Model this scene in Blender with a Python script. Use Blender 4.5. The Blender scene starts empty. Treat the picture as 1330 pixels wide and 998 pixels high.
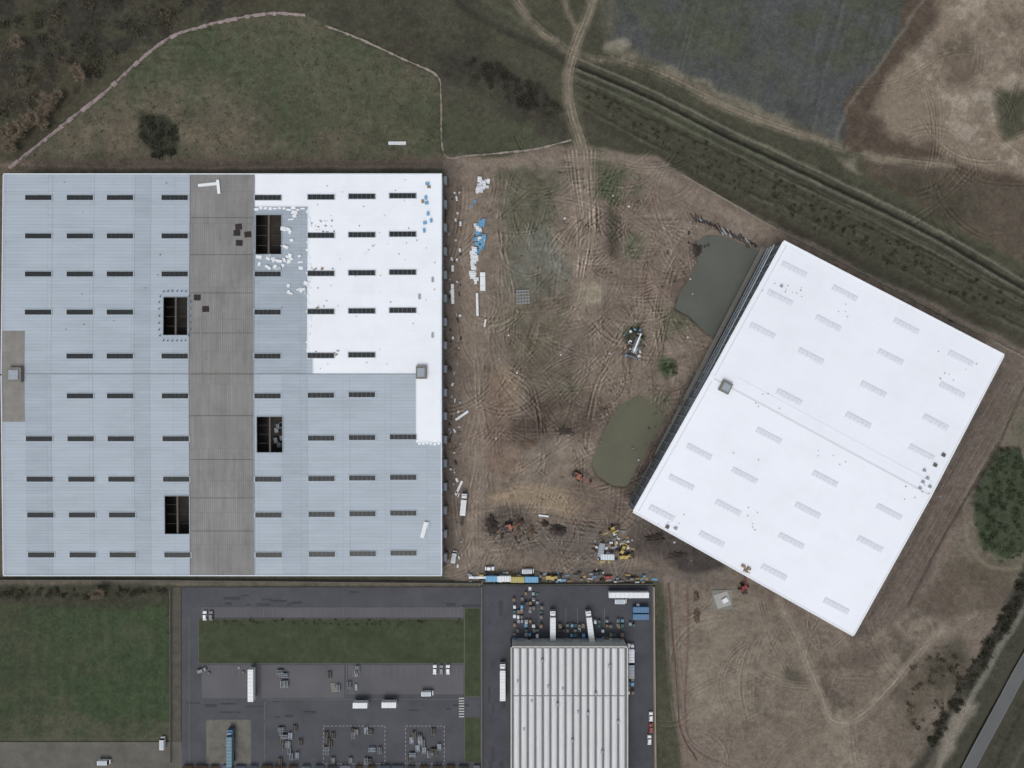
import bpy, math, random
import numpy as np
random.seed(7); RNG=np.random.RandomState(11)
S=0.35; H=310.0; E=1.12
def P(x,y,h=0.0,z=None):
    f=S*(1-h/H); return ((x-665)*f,(499-y)*f,h if z is None else z)
def lin1(c):
    c=c/255.0
    return c/12.92 if c<=0.04045 else ((c+0.055)/1.055)**2.4
def L(rgb): return tuple(lin1(v)/E for v in rgb)
scene=bpy.context.scene; col=scene.collection
# ---------------------------------------------------------------- materials
MATS={}
def mat(name,rgb,rough=0.8,ns=0.3,amt=0.12,spec=0.2,metal=0.0,coords='Object',stretch=(1,1,1),bump=0.0):
    if name in MATS: return MATS[name]
    m=bpy.data.materials.new(name); m.use_nodes=True; nt=m.node_tree; n=nt.nodes; b=n['Principled BSDF']
    b.inputs['Roughness'].default_value=rough; b.inputs['Metallic'].default_value=metal
    b.inputs['Specular IOR Level'].default_value=spec
    tc=n.new('ShaderNodeTexCoord'); mp=n.new('ShaderNodeMapping'); mp.inputs['Scale'].default_value=stretch
    nt.links.new(tc.outputs[coords],mp.inputs[0])
    a=n.new('ShaderNodeTexNoise'); a.inputs['Scale'].default_value=ns; a.inputs['Detail'].default_value=6; a.inputs['Roughness'].default_value=0.65
    nt.links.new(mp.outputs[0],a.inputs['Vector'])
    r=n.new('ShaderNodeMapRange'); r.inputs['From Min'].default_value=0.3; r.inputs['From Max'].default_value=0.7
    r.inputs['To Min'].default_value=1-amt; r.inputs['To Max'].default_value=1+amt
    nt.links.new(a.outputs['Fac'],r.inputs['Value'])
    v=n.new('ShaderNodeVectorMath'); v.operation='SCALE'; v.inputs[0].default_value=L(rgb)
    nt.links.new(r.outputs[0],v.inputs['Scale']); nt.links.new(v.outputs[0],b.inputs['Base Color'])
    MATS[name]=m; return m
def mulnode(m,sock):
    nt=m.node_tree; src=nt.nodes['Principled BSDF'].inputs['Base Color'].links[0].from_socket; mu=nt.nodes.new('ShaderNodeVectorMath'); mu.operation='MULTIPLY'
    nt.links.new(src,mu.inputs[0]); nt.links.new(sock,mu.inputs[1]); nt.links.new(mu.outputs[0],nt.nodes['Principled BSDF'].inputs['Base Color'])
def add_panels(m,bw,rh,c2=0.95,mort=0.8,rot=0,ms=0.02,off=0.0):
    nt=m.node_tree; n=nt.nodes
    tc=n.new('ShaderNodeTexCoord'); mp=n.new('ShaderNodeMapping'); mp.inputs['Rotation'].default_value=(0,0,rot)
    nt.links.new(tc.outputs['Object'],mp.inputs[0])
    br=n.new('ShaderNodeTexBrick'); br.offset=off; br.inputs['Scale'].default_value=1
    br.inputs['Brick Width'].default_value=bw; br.inputs['Row Height'].default_value=rh
    br.inputs['Mortar Size'].default_value=ms; br.inputs['Mortar Smooth'].default_value=0.3
    br.inputs['Color1'].default_value=(1,1,1,1); br.inputs['Color2'].default_value=(c2,c2,c2,1); br.inputs['Mortar'].default_value=(mort,mort,mort,1)
    nt.links.new(mp.outputs[0],br.inputs['Vector']); mulnode(m,br.outputs['Color']); return m
def add_stains(m,sc,lo,stretch=(1,1,1),a=0.45,b_=0.7):
    nt=m.node_tree; n=nt.nodes; tc=n.new('ShaderNodeTexCoord'); mp=n.new('ShaderNodeMapping'); mp.inputs['Scale'].default_value=stretch
    nt.links.new(tc.outputs['Object'],mp.inputs[0]); t=n.new('ShaderNodeTexNoise'); t.inputs['Scale'].default_value=sc; t.inputs['Detail'].default_value=8; t.inputs['Roughness'].default_value=.7
    nt.links.new(mp.outputs[0],t.inputs['Vector']); r=n.new('ShaderNodeMapRange'); r.inputs['From Min'].default_value=a; r.inputs['From Max'].default_value=b_; r.inputs['To Min'].default_value=1; r.inputs['To Max'].default_value=lo
    nt.links.new(t.outputs['Fac'],r.inputs['Value']); cb=n.new('ShaderNodeCombineXYZ')
    for i in range(3): nt.links.new(r.outputs[0],cb.inputs[i])
    mulnode(m,cb.outputs[0]); return m
def attr_mat(name,ns=1.5,amt=0.25,rough=0.95,bump=0.0):
    m=bpy.data.materials.new(name); m.use_nodes=True; nt=m.node_tree; n=nt.nodes; b=n['Principled BSDF']
    b.inputs['Roughness'].default_value=rough; b.inputs['Specular IOR Level'].default_value=0.08
    at=n.new('ShaderNodeAttribute'); at.attribute_name='Col'
    tc=n.new('ShaderNodeTexCoord'); a=n.new('ShaderNodeTexNoise'); a.inputs['Scale'].default_value=ns; a.inputs['Detail'].default_value=4; a.inputs['Roughness'].default_value=0.75
    nt.links.new(tc.outputs['Object'],a.inputs['Vector'])
    r=n.new('ShaderNodeMapRange'); r.inputs['From Min'].default_value=0.3; r.inputs['From Max'].default_value=0.7
    r.inputs['To Min'].default_value=1-amt; r.inputs['To Max'].default_value=1+amt
    nt.links.new(a.outputs['Fac'],r.inputs['Value'])
    v=n.new('ShaderNodeVectorMath'); v.operation='SCALE'
    nt.links.new(at.outputs['Color'],v.inputs[0]); nt.links.new(r.outputs[0],v.inputs['Scale']); nt.links.new(v.outputs[0],b.inputs['Base Color'])
    if bump:
        bp=n.new('ShaderNodeBump'); bp.inputs['Strength'].default_value=bump; bp.inputs['Distance'].default_value=0.3
        nt.links.new(a.outputs['Fac'],bp.inputs['Height']); nt.links.new(bp.outputs[0],b.inputs['Normal'])
    return m
# ---------------------------------------------------------------- mesh builder
class MB:
    def __init__(s): s.v=[]; s.f=[]; s.m=[]; s.mats=[]
    def mi(s,m):
        if m not in s.mats: s.mats.append(m)
        return s.mats.index(m)
    def poly(s,pts,m):
        i=len(s.v); s.v+=[tuple(p) for p in pts]; s.f.append(tuple(range(i,i+len(pts)))); s.m.append(s.mi(m))
    def hexa(s,b,t,m):
        i=len(s.v); s.v+=[tuple(p) for p in b]+[tuple(p) for p in t]; n=len(b); k=s.mi(m)
        s.f.append(tuple(i+j for j in reversed(range(n)))); s.f.append(tuple(i+n+j for j in range(n))); s.m+=[k,k]
        for j in range(n):
            q=(j+1)%n; s.f.append((i+j,i+q,i+n+q,i+n+j)); s.m.append(k)
    def box(s,cx,cy,z0,lx,ly,lz,m,rot=0,tx=1,ty=1,sx=0,sy=0):
        c,d=math.cos(rot),math.sin(rot)
        def r(x,y,z): return (cx+c*x-d*y,cy+d*x+c*y,z)
        a,b=lx/2,ly/2
        bt=[r(-a,-b,z0),r(a,-b,z0),r(a,b,z0),r(-a,b,z0)]
        a2,b2=a*tx,b*ty
        tp=[r(-a2+sx,-b2+sy,z0+lz),r(a2+sx,-b2+sy,z0+lz),r(a2+sx,b2+sy,z0+lz),r(-a2+sx,b2+sy,z0+lz)]
        s.hexa(bt,tp,m)
    def cyl(s,p1,p2,r1,r2,m,n=10):
        p1=np.array(p1,float); p2=np.array(p2,float); d=p2-p1; d/=np.linalg.norm(d)+1e-9
        u=np.cross(d,(0,0,1)); 
        if np.linalg.norm(u)<0.01: u=np.cross(d,(1,0,0))
        u/=np.linalg.norm(u); w=np.cross(u,d)
        a=[tuple(p1+r1*(math.cos(t)*u+math.sin(t)*w)) for t in [2*math.pi*i/n for i in range(n)]]
        b=[tuple(p2+r2*(math.cos(t)*u+math.sin(t)*w)) for t in [2*math.pi*i/n for i in range(n)]]
        s.hexa(a,b,m)
    def wheel(s,x,y,r,w,m): s.cyl((x,y-w/2,r),(x,y+w/2,r),r,r,m,12)
    def build(s,name,loc=(0,0,0),rot=0,parent=None):
        me=bpy.data.meshes.new(name); me.from_pydata(s.v,[],s.f); 
        for m in s.mats: me.materials.append(m)
        me.polygons.foreach_set('material_index',s.m); me.update()
        o=bpy.data.objects.new(name,me); o.location=loc; o.rotation_euler=(0,0,rot); col.objects.link(o)
        if parent: o.parent=parent
        return o
def empty(name,loc=(0,0,0)):
    o=bpy.data.objects.new(name,None); o.location=loc; o.empty_display_size=1; col.objects.link(o); return o
def inst(o,name,loc,rot,sc=1):
    n=bpy.data.objects.new(name,o.data); n.location=loc; n.rotation_euler=(0,0,rot); n.scale=(sc,)*3; col.objects.link(n); return n
def arot(deg): return math.radians(deg)
# ---------------------------------------------------------------- terrain canvas
st=1.25
def axis(a,b):
    d=np.arange(a,b,st); far=[]; g=3.0; x=0
    for i in range(26): x+=g; g*=1.35; far.append(x)
    far=np.array(far); return np.concatenate([(a-far)[::-1],d,d[-1]+far])
xs=axis(-110,1441); ys=axis(-90,1090); NX,NY=len(xs),len(ys)
X,Y=np.meshgrid(xs.astype(np.float32),ys.astype(np.float32))
def vn(sc,seed,ax=1.0):
    r=np.random.RandomState(seed); sx=sc/st*ax; sy=sc/st
    g=r.rand(int(NY/sy)+3,int(NX/sx)+3).astype(np.float32)
    fx=np.arange(NX)/sx; fy=np.arange(NY)/sy; ix=fx.astype(int); iy=fy.astype(int)
    tx=(fx-ix).astype(np.float32); ty=(fy-iy).astype(np.float32); tx=tx*tx*(3-2*tx); ty=(ty*ty*(3-2*ty))[:,None]
    a=g[iy][:,ix]*(1-tx)+g[iy][:,ix+1]*tx; b=g[iy+1][:,ix]*(1-tx)+g[iy+1][:,ix+1]*tx
    return (a*(1-ty)+b*ty)*2-1
def fbm(sc,seed,o=4,k=0.55,ax=1.0):
    t=0;w=1;q=0
    for i in range(o):
        if sc<st: break
        t=t+w*vn(sc,seed+i*17,ax); q+=w; w*=k; sc/=2.0
    return (t/q*1.7).astype(np.float32)
WX=fbm(40,1,5,0.6); WY=fbm(40,2,5,0.6)
C=np.zeros((NY,NX,3),np.float32); Z=np.zeros((NY,NX),np.float32)
def sl(x0,x1,y0,y1):
    return (slice(max(0,np.searchsorted(ys,y0)),min(NY,np.searchsorted(ys,y1)+1)),slice(max(0,np.searchsorted(xs,x0)),min(NX,np.searchsorted(xs,x1)+1)))
def sdf(pts,x,y):
    d=np.full(x.shape,1e9,np.float32); ins=np.zeros(x.shape,bool); n=len(pts)
    for i in range(n):
        ax,ay=pts[i]; bx,by=pts[(i+1)%n]; ex,ey=bx-ax,by-ay; l=ex*ex+ey*ey+1e-9
        t=np.clip(((x-ax)*ex+(y-ay)*ey)/l,0,1); d=np.minimum(d,(x-ax-t*ex)**2+(y-ay-t*ey)**2)
        if ay!=by: ins^=((ay>y)!=(by>y))&(x<(bx-ax)*(y-ay)/(by-ay)+ax)
    d=np.sqrt(d); return np.where(ins,-d,d)
def pm(pts,soft=6,warp=6):
    p=np.array(pts); m=warp*2+soft+4
    s=sl(p[:,0].min()-m,p[:,0].max()+m,p[:,1].min()-m,p[:,1].max()+m)
    d=sdf(pts,X[s]+WX[s]*warp,Y[s]+WY[s]*warp); return s,np.clip(0.5-d/soft,0,1)
def poly(pts,c,soft=6,warp=6,a=1.0,z=None,mod=None,delta=False):
    s,m=pm(pts,soft,warp); m=m*a
    if mod is not None: m=m*np.clip(mod[s],0,1)
    if delta: C[s]+=m[...,None]*np.array(c,np.float32)
    else: C[s]=C[s]*(1-m[...,None])+m[...,None]*np.array(c,np.float32)
    if z is not None: Z[s]+=m*z
def spl(pts,k=8):
    p=[np.array(q,float) for q in pts]
    if len(p)<3: return [tuple(q) for q in p]
    p=[2*p[0]-p[1]]+p+[2*p[-1]-p[-2]]; o=[]
    for i in range(1,len(p)-2):
        for j in range(k):
            t=j/k; o.append(0.5*((2*p[i])+(-p[i-1]+p[i+1])*t+(2*p[i-1]-5*p[i]+4*p[i+1]-p[i+2])*t*t+(-p[i-1]+3*p[i]-3*p[i+1]+p[i+2])*t**3))
    o.append(p[-2]); return [tuple(q) for q in o]
def stroke(pts,w,c,a=1.0,soft=2,warp=0,z=0,delta=False,mod=None,smooth=True):
    q=spl(pts) if smooth else pts
    qa=np.array(q); pad=w/2+soft+warp*2+3
    s0=sl(qa[:,0].min()-pad,qa[:,0].max()+pad,qa[:,1].min()-pad,qa[:,1].max()+pad)
    oy,ox=s0[0].start,s0[1].start
    A=np.zeros((max(0,s0[0].stop-oy),max(0,s0[1].stop-ox)),np.float32)
    if A.size==0: return
    for i in range(len(q)-1):
        ax,ay=q[i]; bx,by=q[i+1]
        s=sl(min(ax,bx)-pad,max(ax,bx)+pad,min(ay,by)-pad,max(ay,by)+pad)
        x=X[s];y=Y[s]
        if x.size==0: continue
        if warp: x=x+WX[s]*warp; y=y+WY[s]*warp
        ex,ey=bx-ax,by-ay; l=ex*ex+ey*ey+1e-9
        t=np.clip(((x-ax)*ex+(y-ay)*ey)/l,0,1); d=np.sqrt((x-ax-t*ex)**2+(y-ay-t*ey)**2)
        m=np.clip((w/2+soft/2-d)/soft,0,1)
        v=A[s[0].start-oy:s[0].stop-oy,s[1].start-ox:s[1].stop-ox]; np.maximum(v,m,out=v)
    A*=a
    if mod is not None: A*=np.clip(mod[s0],0,1)
    if delta: C[s0]+=A[...,None]*np.array(c,np.float32)
    else: C[s0]=C[s0]*(1-A[...,None])+A[...,None]*np.array(c,np.float32)
    if z: Z[s0]+=A*z
MODR=np.clip(0.7+0.7*fbm(16,91,3),0.1,1)
def ruts(pts,n=4,gap=4,jit=1.5,s=14,w=1.4,zz=.13):
    q=np.array(spl(pts)); t=np.gradient(q,axis=0); nn=np.stack([-t[:,1],t[:,0]],1); nn/=np.linalg.norm(nn,axis=1)[:,None]+1e-9
    for i in range(n):
        off=(i-(n-1)/2)*gap+random.uniform(-jit,jit)*.5; ph=random.uniform(0,6); wob=np.sin(np.linspace(0,random.uniform(2,7),len(q))+ph)*jit
        for sg,o2 in ((-1,0),(1,1.7)):
            r=q+nn*(off+wob+o2)[:,None]; d=s*random.uniform(0.5,1.15)*sg
            stroke([tuple(k) for k in r],w*random.uniform(0.8,1.3),(d,d*0.95,d*0.86),1,1.3,0,zz*sg,True,MODR,False)
n1=fbm(120,5,6,0.6); n2=fbm(30,6,5,0.7); n3=fbm(8,7,3,0.8); n4=fbm(60,8,6,0.65); n5=fbm(45,55,6,0.75)
C[:]=np.array((70,70,56)); C+=(n1*8)[...,None]*np.array((1,0.9,0.8))
green=np.clip(n4*1.2+0.2,0,1); brown=np.clip(-n4*1.2,0,1)
fence1=[(12,218),(60,180),(100,148),(130,125),(160,98),(180,80),(205,60),(230,45),(260,36),(290,28),(350,18),(397,20)]
fence2=[(423,34),(470,52),(530,80),(568,99),(573,130),(577,200),(610,202),(660,198),(700,193),(742,182)]
poly([(-2000,-2000),(600,-2000),(430,-100),(397,20)]+fence1[::-1]+[(0,226),(-2000,226)],(68,66,52),10,6)
poly([(-2000,-2000),(600,-2000),(430,-100),(300,20),(180,60),(60,150),(-2000,226)],(50,48,42),10,10,0.85,mod=n2*2+0.35)
poly([(-2000,-2000),(600,-2000),(430,-100),(300,20),(180,60),(60,150),(-2000,226)],(84,76,62),10,10,0.6,mod=n5*2-0.6)
meadow=fence1+[(423,34),(470,52),(530,80),(568,99),(573,130),(577,206),(0,222)]
poly(meadow,(80,79,64),3,2)
poly(meadow,(69,77,55),3,2,0.8,mod=green*1.3); poly(meadow,(98,89,75),3,2,0.7,mod=brown*1.3)
poly([(60,208),(110,130),(230,110),(330,170),(430,205)],(100,90,75),50,15,0.65,mod=n2+0.6)
poly([(400,120),(480,100),(560,150),(560,200),(420,205)],(92,84,70),40,15,0.6,mod=n5+0.5)
poly([(230,60),(380,30),(540,90),(560,180),(380,150),(240,110)],(68,77,55),50,20,0.5)
poly([(180,148),(215,155),(232,170),(228,200),(200,205),(182,180)],(48,50,40),8,5)
for k in range(90):
    x=random.uniform(60,560); y=random.uniform(50,205); d=random.choice([-8,7,9,-6]); stroke([(x,y),(x+random.uniform(10,60),y+random.uniform(-14,14)),(x+random.uniform(60,110),y+random.uniform(-25,25))],random.uniform(1.2,4),(d,d,d),0.7,3,4,0,True,n2+.7)
poly([(400,-60),(620,-60),(745,60),(735,180),(577,200),(568,99),(423,34)],(69,68,55),12,5)
poly([(420,-60),(600,-60),(640,60),(560,90),(430,30)],(60,58,48),20,12,.7,mod=n5*1.5+.5)
poly([(560,60),(640,75),(725,130),(735,175),(690,170),(620,120),(570,100)],(50,47,41),18,10,0.8,mod=n2*1.2+0.7)
poly([(578,140),(680,160),(700,190),(580,200)],(68,73,54),10,8,0.7)
darkf=[(800,-200),(1330,-200),(1215,0),(1150,75),(1095,180),(1040,160),(960,125),(870,85),(800,55)]
poly([(760,-200),(1500,-200),(1215,0),(1150,75),(1095,190),(1040,170),(900,110),(790,60)],(80,80,70),14,8)
poly(darkf,(73,75,75),9,5); poly(darkf,(68,74,57),10,6,0.7,mod=np.clip(n4*2.0,0,1)); poly(darkf,(64,65,64),10,6,.6,mod=n5*1.4)
poly([(820,10),(1000,40),(1060,150),(960,110),(850,70)],(70,76,58),30,20,0.55,mod=n2+0.5)
for i in range(46):
    a=random.uniform(0,1); x=850+a*330+random.uniform(-20,20); d=random.choice([-5,5,7]); stroke([(x,-60),(x-35,60),(x-60,170)],random.uniform(1.5,4),(d,d,d),0.8,3,2,0,True,n2+.7)
poly([(1195,-60),(1700,-200),(1700,300),(1330,250),(1240,225),(1095,192),(1096,130),(1158,65)],(80,69,59),8,5)
poly([(1240,-60),(1700,-200),(1700,240),(1330,235),(1260,225),(1185,180),(1130,150),(1150,105),(1215,40)],(121,108,93),14,12)
stroke([(1240,-60),(1150,72),(1098,145),(1083,185)],4,(112,108,97),.6,4,3)
poly([(1230,-60),(1700,-200),(1700,240),(1330,225),(1200,160),(1190,80)],(152,141,126),8,12,0.75,mod=np.clip(n5*2-0.1,0,1))
poly([(1230,-60),(1700,-200),(1700,240),(1330,225),(1200,160),(1190,80)],(88,79,67),8,12,0.75,mod=np.clip(-n5*2-0.4,0,1))
poly([(1290,120),(1335,110),(1340,170),(1305,180)],(66,66,52),12,8,0.9); poly([(1210,60),(1330,20),(1330,90),(1240,110)],(96,84,70),16,10,0.6,mod=n2+0.6)
poly([(1120,200),(1250,225),(1330,250),(1800,400),(1800,640),(1330,345),(1200,290),(1130,240)],(84,75,64),12,6)
poly([(1130,240),(1180,225),(1260,250),(1290,300),(1200,280)],(62,59,47),20,10,0.8,mod=n2+.8)
poly([(1060,200),(1110,205),(1120,225),(1080,228)],(126,118,104),10,6,0.8)
poly([(750,60),(900,110),(1050,170),(1130,240),(1330,345),(1700,560),(1700,700),(1330,440),(1180,380),(1010,300),(880,215),(760,190)],(66,66,53),8,5)
for k in range(60):
    o=random.uniform(-50,60); d=random.choice([-10,8,11,-8,6]); stroke([(755,115+o*0.5),(900,185+o*0.7),(1050,250+o*0.8),(1200,330+o*0.8),(1400,425+o*0.8)],random.uniform(1.0,3.5),(d,d,d*0.85),0.9,2.5,2.5,0,True,np.clip(n2+0.6,0,1))
def par(o0,o1,w,c,a,z=0): stroke([(748,84+o0),(850,129+o0),(960,184+o0*.5+o1*.5),(1045,224+o1),(1200,299+o1),(1330,374+o1),(1600,539+o1)],w,c,a,1.8,.8,z)
par(0,0,4.5,(42,41,35),.95,-.9); par(6,7,2.4,(108,105,95),.75,.1); par(11,13,2.2,(50,48,41),.8,-.3); par(17,22,2.4,(98,95,83),.6,.1); par(24,32,2.5,(52,50,42),.7,-.3)
par(-9,-9,2.8,(112,107,94),.8,.15); par(-14,-15,2.0,(54,52,44),.6)
stroke([(760,150),(880,215),(960,262),(1030,300),(1180,370),(1400,480)],9,(58,54,44),0.6,6,4)
stroke([(800,120),(900,165),(1000,212)],6,(68,76,54),.5,5,3); stroke([(1100,225),(1200,275),(1330,345)],6,(68,73,54),.6,5,3)
stroke([(560,-30),(620,20),(700,60),(745,85)],9,(54,52,44),0.8,5,2,-0.4)
stroke([(590,-30),(650,12),(740,62)],6,(78,82,64),0.8,5,2)
# ------ construction site
site=[(578,205),(640,206),(742,186),(790,195),(850,205),(930,250),(1015,300),(1330,455),(1700,640),(1700,760),(1330,760),(1215,1005),(1190,1400),(905,1400),(885,998),(870,755),(600,757),(576,750)]
poly(site,(113,100,89),5,4)
SM=np.zeros((NY,NX),np.float32); s_,m_=pm(site,5,4); SM[s_]=m_
poly(site,(89,77,68),5,4,0.65,mod=np.clip(n2*1.6-0.1,0,1)); poly(site,(131,118,104),5,4,0.55,mod=np.clip(-n1*1.5+n3*0.4,0,1)); poly(site,(101,95,86),5,4,0.6,mod=np.clip(n5*1.5,0,1))
stroke([(-50,216),(200,214),(400,214),(590,212)],14,(92,80,71),0.9,6,3); stroke([(0,214),(200,218),(400,217),(590,218)],3,(112,100,90),0.7,3,2)
stroke([(-60,756),(200,757),(400,757),(640,758)],7,(96,88,78),0.9,4,1)
stroke([(0,225),(0,500),(0,760)],10,(88,79,68),0.9,3,1)
def blob(x,y,rx,ry,c,a=0.7,soft=14,warp=12,z=None,mod=None):
    poly([(x+rx*math.cos(t),y+ry*math.sin(t)) for t in [i*math.pi/5 for i in range(10)]],c,soft,warp,a,z,mod)
blob(690,300,48,62,(90,88,74),0.85,30,14,mod=n5+.9); blob(700,340,38,48,(97,99,90),0.8,20,12,mod=n2+.9); blob(680,260,38,38,(80,80,63),0.6,25,14,mod=n2+0.7)
blob(690,410,45,50,(90,85,70),0.75,30,15,mod=n5+.8); blob(735,480,30,62,(80,79,62),0.75,25,14,mod=n2+0.7); blob(700,480,35,40,(84,79,64),0.5,25,14)
blob(700,235,60,20,(76,76,60),.6,16,12,mod=n2+.7); blob(800,420,30,60,(98,87,76),.5,25,14)
blob(805,240,32,30,(68,75,53),0.85,16,12,mod=n2+0.8); blob(780,225,14,35,(70,76,54),0.7,10,8); blob(830,322,16,18,(76,81,60),0.8,10,8,mod=n2+.8); blob(800,305,10,30,(60,57,47),0.8,10,6)
blob(890,420,40,16,(74,77,57),0.75,16,10,mod=n2+0.8); blob(868,478,12,13,(58,70,46),0.9,6,4); blob(850,520,25,14,(72,78,56),0.85,10,8,mod=n2+.8); blob(825,440,14,17,(56,60,45),0.8,8,6)
blob(765,380,20,15,(138,130,111),0.8,6,6); blob(752,300,26,70,(122,109,95),0.5,20,10); blob(655,505,20,30,(140,122,100),0.65,14,10); blob(735,545,60,28,(74,63,55),0.85,20,12,mod=n2+.9); blob(690,560,40,20,(72,61,54),0.75,18,12,mod=n2+.9)
blob(690,645,70,14,(136,118,96),0.8,14,8); blob(740,655,30,10,(142,125,101),0.8,8,6); blob(660,600,30,20,(116,93,79),0.6,14,10); blob(640,540,22,60,(102,84,73),0.6,20,10); blob(800,500,50,40,(120,106,92),0.5,25,14)
blob(850,380,30,60,(116,101,89),0.6,25,14); blob(905,325,10,12,(68,57,51),0.85,8,5); blob(885,370,14,30,(82,71,62),0.5,12,8)
blob(660,685,34,26,(78,70,64),0.75,14,8); blob(725,688,12,9,(48,43,41),0.9,5,4); blob(720,700,60,24,(90,82,75),0.65,18,10); blob(640,682,8,16,(60,54,50),.8,8,6)
blob(870,705,55,24,(72,65,61),0.9,18,10); blob(905,730,35,18,(60,55,53),0.9,14,8); blob(840,690,25,22,(76,68,63),0.75,14,8); blob(800,745,60,7,(84,77,72),0.7,6,4); blob(780,640,40,30,(96,83,74),.6,20,12); blob(770,700,40,22,(94,86,80),.6,12,8)
stroke([(590,215),(590,400),(590,740)],22,(106,94,85),0.8,8,4)
stroke([(613,215),(608,300),(615,400),(622,500),(622,600),(614,700),(600,745)],20,(126,112,99),0.75,10,4)
stroke([(600,208),(680,212),(755,202),(830,214),(890,250),(960,285),(1010,308)],13,(122,109,96),0.7,7,3)
stroke([(757,195),(763,240),(772,300),(760,360),(748,420)],16,(126,113,99),0.5,10,5)
stroke([(600,746),(700,748),(820,748),(900,750),(950,762)],14,(98,89,81),0.8,6,3)
stroke([(1005,328),(960,400),(905,490),(860,570),(818,640)],12,(70,64,59),.75,8,3)
for k in range(70):
    x=random.uniform(640,890); y=random.uniform(230,730); a=random.uniform(0,3.14); kk=random.gauss(0,.012); pts=[]
    for j in range(random.randint(4,9)): pts.append((x,y)); x+=16*math.cos(a); y+=16*math.sin(a); a+=kk*16
    d=random.choice([11,13,-11]); stroke(pts,random.uniform(5,10),(d,d*.94,d*.88),.8,5,3,0,True,MODR*SM)
for w,c,a in ((12,(102,94,80),0.7),(6,(126,115,99),0.65)):
    stroke([(640,-40),(690,25),(745,68),(800,78),(860,98),(960,145),(1060,180),(1150,205),(1235,216)],w+2,c,a,6,4,0,False,n2+.9)
    stroke([(785,-40),(765,20),(746,68),(738,105),(742,145),(757,195)],w+4,c,a,6,3)
    stroke([(735,0),(750,40),(748,70)],w-3,c,a,6,3)
blob(800,62,16,8,(138,131,114),0.7,8,6)
stroke([(800,72),(880,98),(950,128),(1020,160)],9,(132,123,106),.6,10,8,0,False,n2+.9)
ruts([(785,-40),(765,20),(746,68),(738,105),(742,145),(757,195),(765,260),(770,320)],4,4.5,0.8,20)
ruts([(640,-40),(690,25),(745,68),(800,78),(860,98),(960,145),(1060,180),(1150,205),(1235,216)],3,4.5,0.7,17)
ruts([(1150,205),(1235,216),(1280,235),(1330,240)],2,5,.6,12)
# SE ground
se=[(890,762),(980,775),(1110,835),(1170,790),(1240,800),(1290,790),(1240,900),(1180,998),(1160,1300),(930,1300),(895,930)]
poly(se,(109,99,87),10,8,0.9); poly(se,(128,118,103),10,8,0.7,mod=np.clip(n4*1.6,0,1)); poly(se,(84,76,66),10,8,0.8,mod=np.clip(n5*1.7-0.2,0,1))
poly([(930,800),(1030,830),(1050,940),(940,940),(905,870)],(120,111,96),30,14,0.6,mod=n2+.8)
poly([(1245,750),(1275,755),(1278,795),(1255,805),(1240,780)],(146,137,119),7,7,0.9)
blob(1205,890,40,50,(78,71,60),0.7,30,16,mod=n2+0.7); blob(1235,870,25,40,(60,57,47),0.7,20,12,mod=n2+0.8); blob(1035,880,12,10,(76,72,61),0.8,8,8);blob(1120,850,30,15,(82,73,63),0.6,14,12); blob(1190,960,40,25,(88,80,69),0.6,20,12,mod=n2+.8)
stroke([(1010,780),(1040,840),(1065,900),(1080,935),(1110,935),(1150,900),(1200,840),(1225,815)],10,(128,117,103),0.75,5,3)
stroke([(870,755),(875,830),(880,900),(895,960),(940,995),(1050,1005)],16,(110,100,90),0.85,7,3)
stroke([(893,760),(893,850),(890,930),(905,975),(950,996)],2.2,(98,74,66),0.75,2,1)
ruts([(873,755),(876,830),(880,900),(893,960),(940,995)],4,5,0.7,12); ruts([(1010,780),(1040,840),(1065,900),(1080,935),(1110,935),(1150,900),(1200,840)],2,5,0.6,17)
# east strip
poly([(1304,461),(1330,470),(1345,540),(1230,700),(1180,800),(1110,835),(1100,820)],(96,85,77),8,5,0.9)
poly([(1330,465),(1500,540),(1500,800),(1340,760),(1300,770),(1220,740),(1290,590)],(102,95,82),10,8,0.8); poly([(1330,540),(1500,560),(1500,760),(1330,760),(1250,740)],(82,82,64),14,10,0.7,mod=n2+0.5)
poly([(1180,790),(1240,720),(1310,735),(1320,770),(1290,800),(1230,800)],(84,75,64),14,10,0.8)
poly([(1290,580),(1322,583),(1345,640),(1340,715),(1300,728),(1275,715),(1262,670),(1270,620)],(58,67,49),5,5,1,z=1.5)
stroke([(1285,590),(1262,625),(1252,675),(1268,722),(1305,740),(1345,730)],4,(118,109,93),0.7,4,2)
stroke([(1330,505),(1290,590),(1230,690),(1180,785)],3,(66,60,53),0.8,3,1); stroke([(1300,480),(1240,600),(1170,730),(1120,820)],8,(78,70,64),0.6,6,3)
ruts([(1320,500),(1262,600),(1200,710),(1140,810)],5,7,1.2,14)
# far south east corridor
poly([(1345,700),(1700,600),(1700,1400),(1170,1400),(1205,998),(1240,930),(1285,830)],(62,62,52),10,6,0.97)
stroke([(1420,610),(1345,735),(1290,835),(1235,930),(1190,1005),(1120,1130)],14,(50,49,42),.8,8,5)
stroke([(1430,640),(1322,805),(1262,905),(1212,1005),(1130,1160)],8,(110,106,96),.85,4,2)
poly([(1250,905),(1270,915),(1236,975),(1215,1000),(1225,950)],(124,117,105),8,5,0.8)
stroke([(1440,770),(1365,900),(1310,1010),(1240,1150)],6,(80,80,68),.8,4,2); stroke([(1440,740),(1345,890),(1285,1010),(1210,1150)],5,(48,50,40),.8,4,2)
zones=[((640,230,860,420),85),((640,430,860,660),100),((590,230,640,740),30),((780,260,900,480),65),((860,430,900,520),8),((640,640,830,740),46),((900,770,1180,960),26),((740,200,900,300),26),((1180,60,1330,220),20)]
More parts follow.
